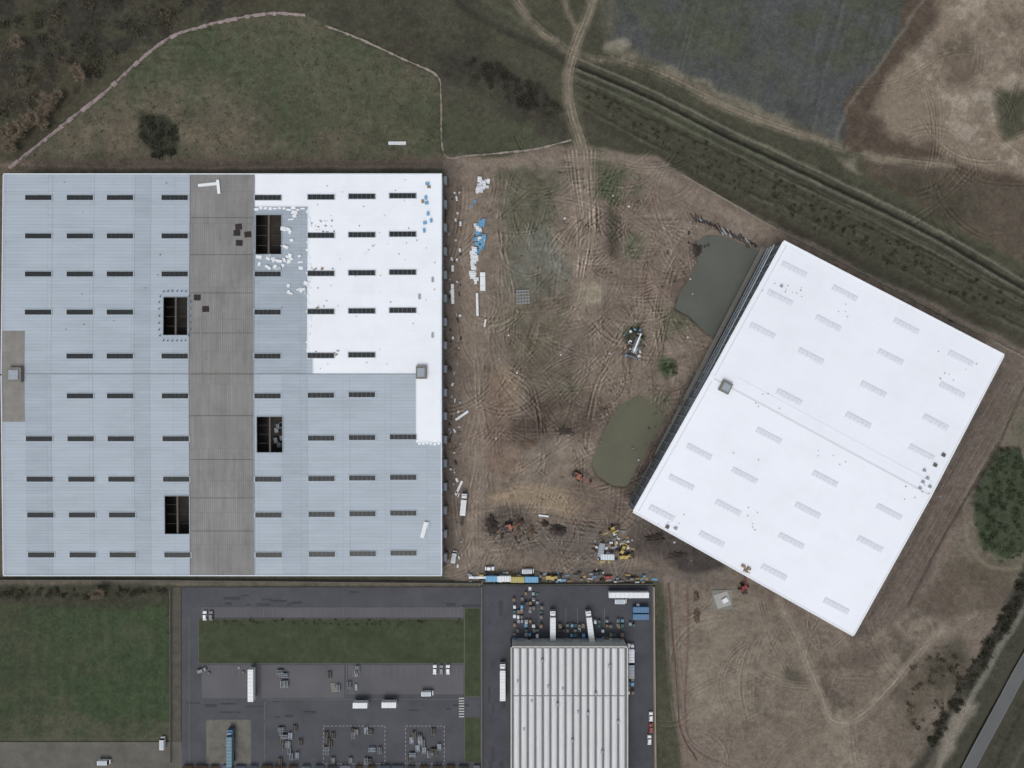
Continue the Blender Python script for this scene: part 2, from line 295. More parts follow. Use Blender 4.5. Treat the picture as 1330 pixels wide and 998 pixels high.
for (x0,y0,x1,y1),n in zones:
    for i in range(n):
        x=random.uniform(x0,x1); y=random.uniform(y0,y1)
        a=random.choice([math.pi/2,math.pi/2,math.pi*0.62,math.pi*0.35,0.2,2.6])+random.gauss(0,0.3) if x0>600 else math.pi/2+random.gauss(0,0.06)
        k=random.gauss(0,0.012); pts=[]
        for j in range(random.randint(4,10)):
            pts.append((x,y)); x+=14*math.cos(a); y+=14*math.sin(a); a+=k*14
        ruts(pts,random.choice([2,2,3,4]),random.choice([4,5,6]),0.5,random.uniform(9,23),1.3)
for k in range(9): ruts([(738+k*5,195),(744+k*4,240),(752+k*3,300),(748+k*2,360)],2,4,0.8,21)
for k in range(8): ruts([(735,193+k*3),(757,194+k*3),(785,197+k*3)],1,2.5,0.5,18)
for k in range(8): ruts([(650+k*4,470+k*8),(690+k*3,500+k*10),(705,560+k*8)],2,5,1,20)
for k in range(6): ruts([(895,300+k*5),(868+k*2,345),(850+k*4,400),(858,450+k*3)],2,5,1,20)
for k in range(5): ruts([(760,560+k*6),(775,500),(790+k*6,450),(830,400+k*5)],2,5,1,18)
for k in range(6): ruts([(630,665+k*7),(700,660+k*6),(770,670+k*6)],2,5,1,17)
for k in range(5): ruts([(640+k*6,230),(650,300),(645+k*7,380),(660,450)],2,5,1,16)
lawn=[(-600,762),(222,762),(222,962),(100,962),(-600,966)]
poly([(-2000,765),(232,765),(232,1400),(-2000,1400)],(66,66,55),4,1)
poly(lawn,(58,69,48),5,2); poly([(-600,762),(225,762),(225,790),(-600,785)],(58,56,47),10,5,0.85)
poly([(-600,790),(40,790),(60,940),(-600,960)],(65,67,51),20,12,0.6,mod=n2+0.6); poly([(60,790),(215,785),(215,950),(80,955)],(57,72,46),20,5,0.5,mod=n4+.7); poly([(-10,930),(225,932),(225,968),(-10,970)],(76,75,62),8,5,0.7,mod=n2+0.7)
poly(lawn,(77,75,60),5,2,.55,mod=n5*1.4-.1)
for k in range(22): stroke([(14+k*9.5,785),(12+k*9.5,955)],4,(2,3,2) if k%2 else (-2,-2,-2),0.8,3,1,0,True)
hf=RNG.randn(NY,NX).astype(np.float32)
C=C.mean(2,keepdims=True)+(C-C.mean(2,keepdims=True))*0.84  # ground colours pulled toward grey, as seen through haze
lum=1+0.05*n3+0.05*n2+0.045*hf
C*=lum[...,None]; 
grassm=(1-SM)
C+=(grassm*(vn(2.6,70)*4+vn(5,71)*4))[...,None]*np.array((0.9,1,0.75))
churn=1-np.abs(fbm(9,72,3,.7))*2
C+=(SM*np.clip(churn,-1,1)*5)[...,None]
C=C*1.015+3.5  # slight lift of the darks: haze painted into the ground colour
C=np.clip(C,20,215)
Z+=n2*0.18*(0.4+0.6*SM)+n3*0.07+n1*0.3+SM*churn*.1
Z+=(1-SM)*np.clip(vn(2.6,80),0,1)*0.15
pond1=[(903,318),(915,306),(935,304),(985,325),(1006,335),(980,372),(958,410),(938,442),(918,432),(897,412),(878,402),(884,380),(896,362),(906,342)]
pond2=[(770,602),(780,572),(793,545),(806,525),(832,515),(852,528),(866,542),(846,574),(828,607),(813,632),(796,630),(775,618)]
def flat(pts,z,soft=3):
    s,m=pm(pts,soft,0); Z[s]=Z[s]*(1-m)+z*m
flat([(-10,215),(590,215),(590,757),(-10,757)],-0.05)
flat([(222,760),(870,757),(866,1400),(222,1400)],-0.25,4)
flat([(-900,960),(230,960),(230,1400),(-900,1400)],-0.25,4)
flat([(1018,320),(1290,465),(1100,815),(812,660)],-0.05)
for p in (pond1,pond2):
    s,m=pm(p,7,1.5); Z[s]=Z[s]*(1-m)-1.5*m; s,m=pm(p,11,3)
    ring=np.clip(m*1.4,0,1)[...,None]; C[s]=C[s]*(1-0.5*ring)+0.5*ring*np.array((74,67,57))
rdpts=[(1440,690),(1345,835),(1295,925),(1250,1010),(1165,1180)]
stroke(rdpts,30,(70,69,60),0.9,5,1)
far=np.clip(np.maximum(np.abs(X-665)-800,np.abs(Y-499)-620)/200,0,1); Z*=(1-far)
Cl=np.where(C/255<=0.04045,C/255/12.92,((C/255+0.055)/1.055)**2.4)/E
def np_mesh(name,V,F,matl,colr=None,smooth=False):
    me=bpy.data.meshes.new(name); me.vertices.add(len(V)); me.vertices.foreach_set('co',np.ascontiguousarray(V,np.float32).ravel())
    k=F.shape[1]; me.loops.add(F.size); me.loops.foreach_set('vertex_index',np.ascontiguousarray(F,np.int32).ravel())
    me.polygons.add(len(F)); me.polygons.foreach_set('loop_start',np.arange(0,F.size,k,dtype=np.int32)); me.polygons.foreach_set('loop_total',np.full(len(F),k,np.int32))
    me.materials.append(matl); me.update(calc_edges=True)
    if smooth: me.polygons.foreach_set('use_smooth',np.ones(len(F),bool))
    if colr is not None:
        a=me.color_attributes.new('Col','FLOAT_COLOR','POINT'); a.data.foreach_set('color',np.concatenate([colr,np.ones((len(V),1))],1).astype(np.float32).ravel())
    o=bpy.data.objects.new(name,me); col.objects.link(o); return o
V=np.stack([(X-665)*S,(499-Y)*S,Z],-1).reshape(-1,3)
idx=np.arange(NX*NY).reshape(NY,NX)
F=np.stack([idx[1:,:-1],idx[1:,1:],idx[:-1,1:],idx[:-1,:-1]],-1).reshape(-1,4)
np_mesh('ground',V,F,attr_mat('ground_soil_and_grass',1.6,0.15,bump=0.25),Cl.reshape(-1,3),True)
def gz(x,y):
    return float(Z[min(NY-1,np.searchsorted(ys,y)),min(NX-1,np.searchsorted(xs,x))])
# ---------------------------------------------------------------- water
def water(name,pts,rgb):
    m=add_stains(mat('murky_water_%d'%len(MATS),rgb,0.12,0.05,0.10,0.5),.06,.88); c=np.mean(pts,0)
    b=MB(); q=[(c[0]+(p[0]-c[0])*1.06,c[1]+(p[1]-c[1])*1.06) for p in pts]; b.poly([P(x,y,0,-0.75) for x,y in q][::-1],m); return b.build(name)
water('pond',pond1,(88,90,83)); water('pond',pond2,(89,90,72))
# ---------------------------------------------------------------- paved areas
M_as=add_stains(mat('asphalt',(79,80,85),0.9,0.08,0.15),.12,.86); M_as2=add_stains(mat('worn_asphalt',(94,94,98),0.9,0.1,0.14),.2,.85); M_asd=add_stains(mat('dark_asphalt',(75,76,82),0.9,0.06,0.16),.15,.82)
M_paint=mat('road_paint',(176,176,176),0.7,1.5,0.25); M_kerb=mat('kerb_concrete',(108,107,102),0.9,0.8,0.1); M_conc=mat('concrete',(124,122,116),0.9,0.2,0.15)
M_lawn=add_stains(mat('lawn_grass',(68,75,57),0.95,0.4,0.25,0.05),.1,.72); M_white=mat('white_painted_steel',(228,232,238),0.5,0.6,0.05,0.3)
def sheet(b,x0,y0,x1,y1,z,m,t=None):
    if t: 
        bt=[P(x0,y1,0,z-t),P(x1,y1,0,z-t),P(x1,y0,0,z-t),P(x0,y0,0,z-t)]; b.hexa(bt,[(p[0],p[1],z) for p in bt],m)
    else: b.poly([P(x0,y1,0,z),P(x1,y1,0,z),P(x1,y0,0,z),P(x0,y0,0,z)],m)
b=MB(); sheet(b,236,763,626,1100,0.0,M_as); b.build('car_park')
b=MB(); sheet(b,626,761,848,1100,0.02,M_asd); b.build('loading_yard_pavement')
b=MB(); sheet(b,-300,964,236,1100,0.0,add_stains(mat('old_road',(98,96,90),0.9,0.1,0.2),.15,.8)); b.build('access_road')
b=MB(); sheet(b,222,763,235,964,0.0,mat('gravel_verge',(84,81,73),0.95,0.3,0.25)); b.build('path')
b=MB()
for r in [(262,790,602,802),(262,864,335,907),(340,864,446,907),(452,864,602,902)]: sheet(b,*r,0.02,M_as2)
sheet(b,268,935,326,992,0.02,add_stains(mat('loading_bay_slab',(106,104,98),0.9,0.2,0.2),.3,.75)); b.build('parking_bay_pavement')
b=MB(); M_patch=mat('asphalt_repair',(66,67,72),.9,.3,.12)
for i in range(26):
    x=random.uniform(240,600); y=random.choice([random.uniform(768,786),random.uniform(910,934)]); l=random.uniform(4,26); w_=random.uniform(1.5,4); sheet(b,x,y,x+l,y+w_,0.03+i*.004,M_patch)
for i in range(10):
    x=random.uniform(630,655); y=random.uniform(770,990); sheet(b,x,y,x+random.uniform(2,6),y+random.uniform(6,20),0.05+i*.004,M_patch)
b.build('asphalt_patches')
b=MB()
for r in [(258,804,603,862),(603.4,790,624,905),(603.4,932,624,990)]: sheet(b,*r,0.12,M_kerb,0.14); sheet(b,r[0]+.4,r[1]+.4,r[2]-.4,r[3]-.4,0.16,M_lawn)
b.build('lawn')
b=MB()
M_pf=mat('faded_road_paint',(118,118,118),0.8,1.5,0.3)
def line(x0,y0,x1,y1,w=0.45,z=0.2,m=M_paint,bb=None):
    z=.15
    p=P(x0,y0);q=P(x1,y1); d=math.atan2(q[1]-p[1],q[0]-p[0]); nx,ny=-math.sin(d)*w*S/2,math.cos(d)*w*S/2
    (bb or b).poly([(p[0]-nx,p[1]-ny,z),(q[0]-nx,q[1]-ny,z),(q[0]+nx,q[1]+ny,z),(p[0]+nx,p[1]+ny,z)],m)
for i in range(8): line(596,907+i*3.4,603,907+i*3.4,1.5)
for i in range(30): line(262+i*11.5,791,262+i*11.5,801,0.35,m=M_pf)
for x in range(458,602,9): line(x,866,x,880,0.4,m=M_pf)
for x in range(266,335,9): line(x,865,x,878,0.4,m=M_pf)
def dash_rect(x0,y0,x1,y1):
    for (a,c,d,e) in ((x0,y0,x1,y0),(x1,y0,x1,y1),(x1,y1,x0,y1),(x0,y1,x0,y0)):
        n=int(max(abs(d-a),abs(e-c))/5)
        for i in range(n):
            t0,t1=i/n,(i+0.55)/n; line(a+(d-a)*t0,c+(e-c)*t0,a+(d-a)*t1,c+(e-c)*t1,0.5)
dash_rect(420,943,500,992); dash_rect(527,943,577,992)
for a in ((344,940,344,992),(344,912,344,935),(246,800,246,990),(450,864,450,903),(348,908,600,908),(446.7,864,446.7,906),(262,789.5,602,789.5)): line(*a,0.5,m=M_pf)
for x in (700,735,750,785): line(x,790,x,838,0.5,m=M_pf)
b.build('road_markings')
def ribbon(pts,w,z,m):
    q=np.array(spl(pts)); t=np.gradient(q,axis=0); n=np.stack([-t[:,1],t[:,0]],1); n/=np.linalg.norm(n,axis=1)[:,None]
    b=MB()
    for i in range(len(q)-1):
        a,c=q[i]-n[i]*w/2,q[i]+n[i]*w/2; d,e=q[i+1]-n[i+1]*w/2,q[i+1]+n[i+1]*w/2
        b.poly([P(*a,0,z),P(*d,0,z),P(*e,0,z),P(*c,0,z)],m)
    return b
ribbon(rdpts,17,0.78,add_stains(mat('country_road_asphalt',(96,97,98),0.9,0.1,0.12),.2,.85)).build('road')
bb=ribbon([(x-7.4,y-2.6) for x,y in rdpts],0.6,0.83,M_pf); bb.build('road_edge_line'); bb=ribbon([(x+7.4,y+2.6) for x,y in rdpts],0.6,0.83,M_pf); bb.build('road_edge_line')
# ---------------------------------------------------------------- left warehouse
Rm=add_stains(add_panels(mat('sheet_metal_roof',(169,180,191),0.6,0.04,0.06,0.2,stretch=(1,5,1)),18.4,1.45,0.955,0.78,ms=0.1,off=0.0),.06,.92,(1,3,1))
Rm2=add_stains(add_panels(mat('sheet_metal_roof_dull',(162,173,184),0.6,0.04,0.07,0.2,stretch=(1,5,1)),18.4,1.45,0.94,0.78,ms=0.1,off=0.0),.06,.92,(1,3,1))
Rw=add_stains(add_panels(mat('white_roof_membrane',(233,237,244),0.6,0.03,0.02,0.15),60,2.1,0.985,0.95,ms=0.06),.08,.94)
Rg=add_stains(add_panels(mat('bare_concrete_deck',(139,138,137),0.9,0.06,0.13,0.1),14,0.9,0.9,0.76,rot=math.pi/2,ms=0.1),.12,.82,(2,.5,1))
Rp=add_stains(add_panels(mat('grey_roof_patch',(137,135,131),0.9,0.15,0.14),14,.9,.95,.85,rot=math.pi/2,ms=.08),.2,.85)
M_dark=mat('dark_glass',(42,45,47),0.3,1.0,0.2,0.3); M_frame=mat('aluminium_frame',(172,182,190),0.5,1,0.1,0.3)
M_wall=add_panels(mat('wall_cladding',(150,156,162),0.7,0.1,0.08),3.0,40,0.94,0.8)
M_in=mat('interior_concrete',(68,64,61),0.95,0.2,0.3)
wh=empty('warehouse')
ZR=lambda y: 12.2+1.3*(1-abs(y-487)/262.0)
def RP(x,y,dz=0): 
    z=ZR(y); f=S*(1-12.5/H); return ((x-665)*f,(499-y)*f,z+dz)
holes=[(213,386,245,436),(332,279,366,331),(334,541,368,588),(214,644,247,694)]
xb=sorted(set([4,34,68,122,175,196,213,214,245,246.5,247,330.5,332,334,366,368,400,408,455,508,541,543,572,574]))
yb=sorted(set([226,268,279,331,386,430,436,460,486.5,541,548,575,588,644,694,748]))
def rmat(x,y):
    for h in holes:
        if h[0]<x<h[2] and h[1]<y<h[3]: return None
    if 246.5<x<330.5: return Rg
    if x<34 and 430<y<548: return Rp
    if x>330.5:
        if y<268: return Rw
        if x>400 and y<486.5 and not(x<408 and y>460): return Rw
        if x>541 and y<575: return Rw
    if 175<x<196 or 34<x<68 and y>486 or 366<x<400 and y>486 or 330<x<400 and y<486: return Rm2
    return Rm
b=MB()
for i in range(len(xb)-1):
    for j in range(len(yb)-1):
        m=rmat((xb[i]+xb[i+1])/2,(yb[j]+yb[j+1])/2)
        if m: b.poly([RP(xb[i],yb[j+1]),RP(xb[i+1],yb[j+1]),RP(xb[i+1],yb[j]),RP(xb[i],yb[j])],m)
b.build('roof',parent=wh)
b=MB()
def rbox(b,x,y,lx,ly,h,m,rot=0,dz=0.0):
    p=RP(x,y,dz); b.box(p[0],p[1],p[2],lx*S,ly*S,h,m,rot)
M_trim=mat('edge_flashing',(203,210,218),0.5,0.5,0.06,0.3); M_trimd=mat('grey_flashing',(150,158,166),0.6,0.5,0.1)
def strip(b,x0,y0,x1,y1,w,h,m,dz=0):
    p=np.array(RP(x0,y0,dz));q=np.array(RP(x1,y1,dz)); d=q-p; d[2]=0; d/=np.linalg.norm(d); n=np.array((-d[1],d[0],0))*w*S/2
    up=np.array((0,0,h)); b.hexa([p-n,q-n,q+n,p+n],[p-n+up,q-n+up,q+n+up,p+n+up],m)
for (x0,y0,x1,y1,mm) in ((4,226,574,226,M_trim),(4,748,574,748,M_trim)): strip(b,x0,y0,x1,y1,1.3,0.4,mm,-0.2)
for x in (4,573.5):
    strip(b,x,227,x,486,1.3,0.4,M_trim,-0.2); strip(b,x,488,x,747,1.3,0.4,M_trim,-0.2)
strip(b,34,486.5,246,486.5,1.3,0.3,M_trimd); strip(b,331,486.5,541,486.5,1.3,0.3,M_trimd); strip(b,247.5,486.5,330,486.5,0.9,0.3,M_conc)
for x in (246.5,330.5):
    for y0,y1 in ((228,486),(488,746)): strip(b,x,y0,x,y1,0.7,0.25,M_trimd)
for y in (283,331,381,433,540,597,647,690): strip(b,248,y,330,y,0.5,0.1,mat('deck_joint',(96,94,92),0.9))
for x in (262,275,289,302,316): strip(b,x,407,x,485,0.5,0.12,mat('deck_rib',(154,151,146),0.9))
for x,y0,y1 in ((400,270,460),(541,488,574),(407.5,461,485)): strip(b,x,y0,x,y1,0.8,0.18,M_white)
strip(b,332,268,400,268,0.8,0.18,M_white)
for x in (68,122,175,196,455,508,400):
    strip(b,x,488,x,746,0.3,0.05,M_trimd)
    if x<200: strip(b,x,228,x,485,0.3,0.05,M_trimd)
b.build('roof_trim',parent=wh)
sk=[]
rows=[257,307,356.5,406,463,514.5,570,622.5,669,721]
for j,y in enumerate(rows):
    o=j*0.4
    for c,x in enumerate((50,104,156,227)):
        if c==0 and j in(4,5): continue
        if c==3 and j in (3,8): continue
        sk.append((x+o,y))
    for c,x in enumerate((348,417,470,523)):
        if c==0 and j in(1,6): continue
        if c==3 and j in (4,5): continue
        sk.append((x+o*0.3,y-0.8*c))
b=MB()
for (x,y) in sk:
    rbox(b,x,y,35,7.4,0.35,M_frame,0,-0.1)
    for k in range(6): rbox(b,x-14.2+k*5.7,y,5.2,6.0,0.12,M_dark,0,0.25)
b.build('skylights',parent=wh)
b=MB()
M_beam=mat('concrete_beam',(94,90,86),0.9)
for h in holes:
    xm=(h[0]+h[2])/2; strip(b,xm,h[1]-1,xm,h[3]+1,2.0,0.9,M_beam,-0.95)
    for x in (h[0],h[2]): strip(b,x,h[1],x,h[3],0.8,0.5,M_trimd,-0.2)
    for y in (h[1],h[3]): strip(b,h[0],y,h[2],y,0.8,0.5,M_trimd,-0.2)
    for k in range(1,4):
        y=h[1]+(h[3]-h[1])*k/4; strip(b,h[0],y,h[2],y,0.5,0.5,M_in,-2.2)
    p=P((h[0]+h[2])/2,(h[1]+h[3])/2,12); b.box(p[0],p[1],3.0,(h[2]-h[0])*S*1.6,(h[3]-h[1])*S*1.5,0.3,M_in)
for k in range(9): 
    p=RP(340+random.uniform(0,22),556+random.uniform(-10,26)); b.box(p[0],p[1],3.3,1.6,2.2,1.5,M_trimd,random.uniform(0,.3))
b.build('roof_opening_frames',parent=wh)
b=MB(); x0,y0,_=RP(5,747); x1,y1,_=RP(573,227)
for (a,c,d,e) in ((x0,y0,x1,y0),(x1,y0,x1,y1),(x1,y1,x0,y1),(x0,y1,x0,y0)):
    cx,cy=(a+d)/2,(c+e)/2; l=math.hypot(d-a,e-c); b.box(cx,cy,-0.5,l,0.3,12.5,M_wall,math.atan2(e-c,d-a))
b.build('walls',parent=wh)
b=MB()
for i in range(33):
    y=y0+ (y1-y0)*(i+0.5)/33
    b.box(x1+0.35,y,0,0.4,0.6,12.0,M_conc)
    if i%2==0: b.box(x1+0.9,y+2.7,1.1,1.3,3.4,3.2,M_trimd); b.box(x1+1.2,y+2.7,0,1.8,3.4,1.09,M_beam)
    else: b.box(x1+0.22,y+2.7,3,0.15,3.2,1.5,M_dark)
b.build('loading_docks',parent=wh)
M_blue=mat('blue_plastic_wrap',(104,158,196),0.5,1,0.1,0.3); M_pk=mat('white_insulation_pack',(222,226,230),0.6,0.8,0.06); M_bk=mat('black_pallet',(56,51,49),0.8); M_tan=mat('timber_pallet',(142,122,100),0.9,1,.2)
b=MB()
rbox(b,548,484,13,16,1.8,M_conc); rbox(b,548,484,9,11,0.4,M_trimd,0,1.8); rbox(b,24,487,17,18,1.8,M_conc); rbox(b,24,487,12,12,0.4,M_trimd,0,1.8); 
b.build('roof_plant_housing',parent=wh)
b=MB()
for (x,y,r) in ((310,295,.1),(311,316,-.05),(308,303,0),(322,305,.1),(257,387,0),(268,402,0.05)):
    rbox(b,x,y,8,7,0.3,M_bk,r); 
    for k in range(4): rbox(b,x-3+k*2,y,1.2,6,0.1,M_bk,r,0.3)
for (x,y) in ((555,239),(553,257),(554,264),(560,287),(551,300),(556,278),(552,290)): rbox(b,x,y,random.uniform(2.5,5),random.uniform(3,5),0.8,M_blue,0.1)
for (x,y,lx,ly) in ((549,262,3,4),(557,243,4,3)): rbox(b,x,y,lx,ly,0.6,M_tan)
for i in range(46):
    if i<22: x,y=random.uniform(336,395),random.uniform(333,352)
    elif i<36: x,y=random.uniform(368,392),random.uniform(275,335)
    else: x,y=random.uniform(370,400),random.uniform(368,382)
    rbox(b,x,y,random.uniform(2,8),random.uniform(1.5,5),random.uniform(.2,.7),M_pk if random.random()<.8 else M_frame,random.uniform(-.6,.6))
for i in range(11): rbox(b,333+i*6,271+random.uniform(-1,2),random.uniform(3,6),random.uniform(1.5,4),0.25,M_white,random.uniform(-.2,.2))
for i in range(20): rbox(b,401+random.uniform(-2,3),275+i*10,3,random.uniform(2,6),0.2,M_white)
for i in range(6): rbox(b,545+i*5,576+random.uniform(-1,1),3.5,3,0.2,M_white)
rbox(b,270,240,24,3.5,0.5,M_pk,.1); rbox(b,284,243,3.5,17,0.7,M_white,.1); rbox(b,551,688,5,20,0.8,M_pk,-.25); rbox(b,556,682,4,9,0.5,M_frame,-.1)
for (x,y) in ((562,364),(562,436),(545,386)): rbox(b,x,y,2.5,6,0.6,M_trimd)
for i in range(26):
    a=i/26*6.28; rbox(b,228+20*max(-1,min(1,1.25*math.cos(a))),411+32*max(-1,min(1,1.2*math.sin(a))),0.8,1.8,1.0,M_trimd if i%3 else M_blue)
for i in range(34):
    rbox(b,random.uniform(403,440),random.choice([291,292,303,350,400,459])+random.uniform(-4,4),random.uniform(1,4),random.uniform(1,2),0.3,random.choice([M_tan,M_pk,M_trimd]),random.uniform(-1,1))
for i in range(70):
    rbox(b,random.choice([random.uniform(410,565),random.uniform(10,560)]),random.uniform(232,480),random.uniform(.6,2),random.uniform(.5,1.4),0.25,random.choice([M_tan,M_trimd,M_conc]),random.uniform(-1,1))
b.build('roofing_materials',parent=wh)
# ---------------------------------------------------------------- right warehouse
w2=empty('warehouse')
hh=13.0; A_,B_,C_,D_=[np.array(P(*p,hh)) for p in ((1018,313),(1304,461),(1108,826),(822,665))]
Uv=B_-A_; Vv=D_-A_; lu,lv=np.linalg.norm(Uv),np.linalg.norm(Vv); ang=math.atan2(Uv[1],Uv[0])
def Qp(u,v): return A_*(1-u)*(1-v)+B_*u*(1-v)+C_*u*v+D_*(1-u)*v
def Q(u,v,dz=0): p=Qp(u,v); return (p[0],p[1],hh+1.6*(1-abs(v-.5)*2)+dz)
def uv(x,y):
    t=np.array(P(x,y,hh+0.8))[:2]; u=v=.5
    for _ in range(6):
        r=Qp(u,v)[:2]-t; du=((B_-A_)*(1-v)+(C_-D_)*v)[:2]; dv=((D_-A_)*(1-u)+(C_-B_)*u)[:2]
        s=np.linalg.solve(np.stack([du,dv],1),r); u-=s[0]; v-=s[1]
    return u,v
Rw2=add_stains(add_panels(mat('white_roof_membrane_clean',(232,236,244),0.6,0.02,0.025,0.15),70,2.3,0.99,0.965,rot=-ang,ms=0.06),.05,.95)
b=MB()
for v0,v1 in ((0,.5),(.5,1)):
    for k in range(8): b.poly([Q(k/8,v1),Q((k+1)/8,v1),Q((k+1)/8,v0),Q(k/8,v0)],Rw2)
b.build('roof',parent=w2)
b=MB()
def qstrip(b,u0,v0,u1,v1,w,h,m,dz=0):
    p=np.array(Q(u0,v0,dz));q=np.array(Q(u1,v1,dz)); d=q-p; d[2]=0; d/=np.linalg.norm(d); n=np.array((-d[1],d[0],0))*w/2; up=np.array((0,0,h))
    b.hexa([p-n,q-n,q+n,p+n],[p-n+up,q-n+up,q+n+up,p+n+up],m)
M_wt=mat('white_flashing',(226,230,235),0.5,0.5,0.03,0.2); M_lg=mat('light_grey_strip',(212,217,224),0.6,0.5,0.04)
qstrip(b,0,0,1,0,.6,.4,M_wt,-.2); qstrip(b,0,1,1,1,.6,.4,M_wt,-.2)
for u in (0,1): qstrip(b,u,0.003,u,.5,.6,.4,M_wt,-.2); qstrip(b,u,.5,u,.997,.6,.4,M_wt,-.2)
qstrip(b,0.02,.5,.99,.5,.8,.1,M_lg,0.0)
qstrip(b,.10,.46,.98,.46,.2,.08,M_lg); qstrip(b,.018,.01,.018,.49,.5,.08,M_lg); qstrip(b,.018,.51,.018,.99,.5,.08,M_lg)
b.build('roof_trim',parent=w2)
M_dome=mat('translucent_skylight',(213,218,226),0.5,0.6,0.03,0.2)
skl=[(1032,350),(1098,381),(1013,387),(1076,420),(1178,424),(990,430),(1053,463),(1157,464),(1249,466),(1134,506),(1237,507),(1024,516),(1114,546),(1215,549),(998,566),(908,587),(1196,588),(967,618),(1071,622),(885,627),(946,660),(1049,663),(1154,665),(860,667),(925,701),(1028,703),(1130,707),(1006,744),(1087,788)]
b=MB()
def qbox(b,x,y,lx,ly,h,m,r=0,dz=0):
    u,v=uv(x,y); p=Q(u,v,dz); b.box(p[0],p[1],p[2],lx*S,ly*S,h,m,ang+r)
for x,y in skl:
    qbox(b,x,y,34,8,.16,M_dome,0,-.05)
    for k in range(6):
        u,v=uv(x,y); p=Q(u,v,.11); o=(-14+k*5.6)*S; b.box(p[0]+math.cos(ang)*o,p[1]+math.sin(ang)*o,p[2],5.2*S,6.8*S,.12,M_dome,ang,0.9,0.8)
b.build('skylights',parent=w2)
b=MB()
qbox(b,941,503,13,14,1.6,M_conc); qbox(b,941,503,9,9,.3,M_trimd,0,1.6)
for x,y,w in ((1224,591,4),(1213,604,4),(1199,611,3),(1203,621,3),(1197,626,3),(1206,632,3),(1193,634,3),(867,685,4),(878,687,3),(1015,372,3)): qbox(b,x,y,w+1,w+1,.3,M_lg,0,-.02); qbox(b,x,y,w,w,.8,M_beam if w>3 else M_trimd)
for x,y in ((966,736),(973,739),(969,742)): qbox(b,x,y,5,3,.8,M_tan); 
qbox(b,970,745,9,2.5,.7,M_pk)
for i in range(60):
    x,y=random.choice([(1015,372),(990,330+30),(985,520),(1040,365),(980,675),(1195,640),(1110,400),(870,680),(1240,480),(960,590),(1080,600)]); qbox(b,x+random.gauss(0,14),y+random.gauss(0,9),random.uniform(.6,1.6),random.uniform(.6,1.3),.2,random.choice([M_tan,M_trimd,M_conc]),random.random())
b.build('roof_vents',parent=w2)
b=MB(); M_w2=add_panels(mat('grey_wall_cladding',(132,138,144),0.7,0.1,0.1),6,40,0.9,0.7)
cs=[A_,B_,C_,D_]; cen=(A_+C_)/2
for i in range(4):
    p,q=cs[i],cs[(i+1)%4]; d=q-p; nn=np.array((d[1],-d[0],0)); nn/=np.linalg.norm(nn); m=(p+q)/2+nn*0.4
    b.box(m[0],m[1],-.8,np.linalg.norm(d)-1.2,.3,hh+0.6,M_w2,math.atan2(d[1],d[0]))
b.build('walls',parent=w2)
b=MB(); nrm=-Uv/lu; M_dg=mat('dock_shelter_grey',(104,108,112),.8,.5,.15)
for i in range(30):
    p=A_+Vv*(i+.5)/30+nrm*0.1; b.box(p[0],p[1],-.5,.5,.5,hh-.2,M_trimd,ang)
    p=A_+Vv*(i+1)/30+nrm*0.2 if i<29 else p
    b.box(p[0],p[1],0.6,.4,3.0,3.4,M_dg,ang)
for k in range(3):
    p=A_+Vv*.5+nrm*0.35; b.box(p[0],p[1],3.5+k*3.6,.5,lv*.96,.3,M_trimd,ang)
p=A_+Vv*.5+nrm*1.3; b.box(p[0],p[1],-.6,2.0,lv*.97,.75,M_conc,ang)
b.build('loading_docks',parent=w2)
# ---------------------------------------------------------------- ribbed warehouse (bottom)
w3=empty('warehouse'); h3=9.0
def T(x,y,z): p=P(x,y,h3); return (p[0],p[1],z)
b=MB(); Mr1=add_stains(mat('white_vault_roof',(206,207,208),0.6,0.05,0.07,0.2,stretch=(3,.4,1)),.3,.88,(4,.3,1)); Mr2=mat('gutter_grey',(112,113,116),0.8,0.3,0.1)
b.poly([T(664,1100,h3-.3),T(815,1100,h3-.3),T(815,840,h3-.3),T(664,840,h3-.3)],Mr2)
n=15; pw=(813-666)/n
for i in range(n):
    xa=666+i*pw; prof=[(0.14,0),(0.26,.5),(.5,.75),(.74,.5),(.86,0)]
    for (ya,yb_) in ((842,903),(904.2,1100)):
        for k in range(4):
            (a,za),(c,zc)=prof[k],prof[k+1]
            b.poly([T(xa+a*pw,yb_,h3-.3+za),T(xa+c*pw,yb_,h3-.3+zc),T(xa+c*pw,ya,h3-.3+zc),T(xa+a*pw,ya,h3-.3+za)],Mr1)
        for ye in (ya,yb_): b.poly([T(xa+a*pw,ye,h3-.3+za) for a,za in prof],Mr1)
b.build('roof',parent=w3)
b=MB()
p,q=T(664,1100,0),T(815,840,0)
for (a,c,d,e) in ((p[0],p[1],q[0],p[1]),(q[0],p[1],q[0],q[1]),(q[0],q[1],p[0],q[1]),(p[0],q[1],p[0],p[1])):
    l=math.hypot(d-a,e-c); b.box((a+d)/2,(c+e)/2,0,l+.5,.5,h3+.35,mat('pale_wall',(188,188,184),0.8,.2,.08),math.atan2(e-c,d-a))
for i in range(7): b.box(p[0]+4+i*7.2,q[1]+.5,1,3.2,.5,3.6,M_trimd)
b.build('walls',parent=w3)
b=MB()
for i in range(14):
    x=672+i*10+random.uniform(-2,2); y=random.uniform(850,990); p=T(x,y,h3+.2); b.box(p[0],p[1],p[2],.8,1.2,.5,M_trimd)
b.build('roof_vents',parent=w3)
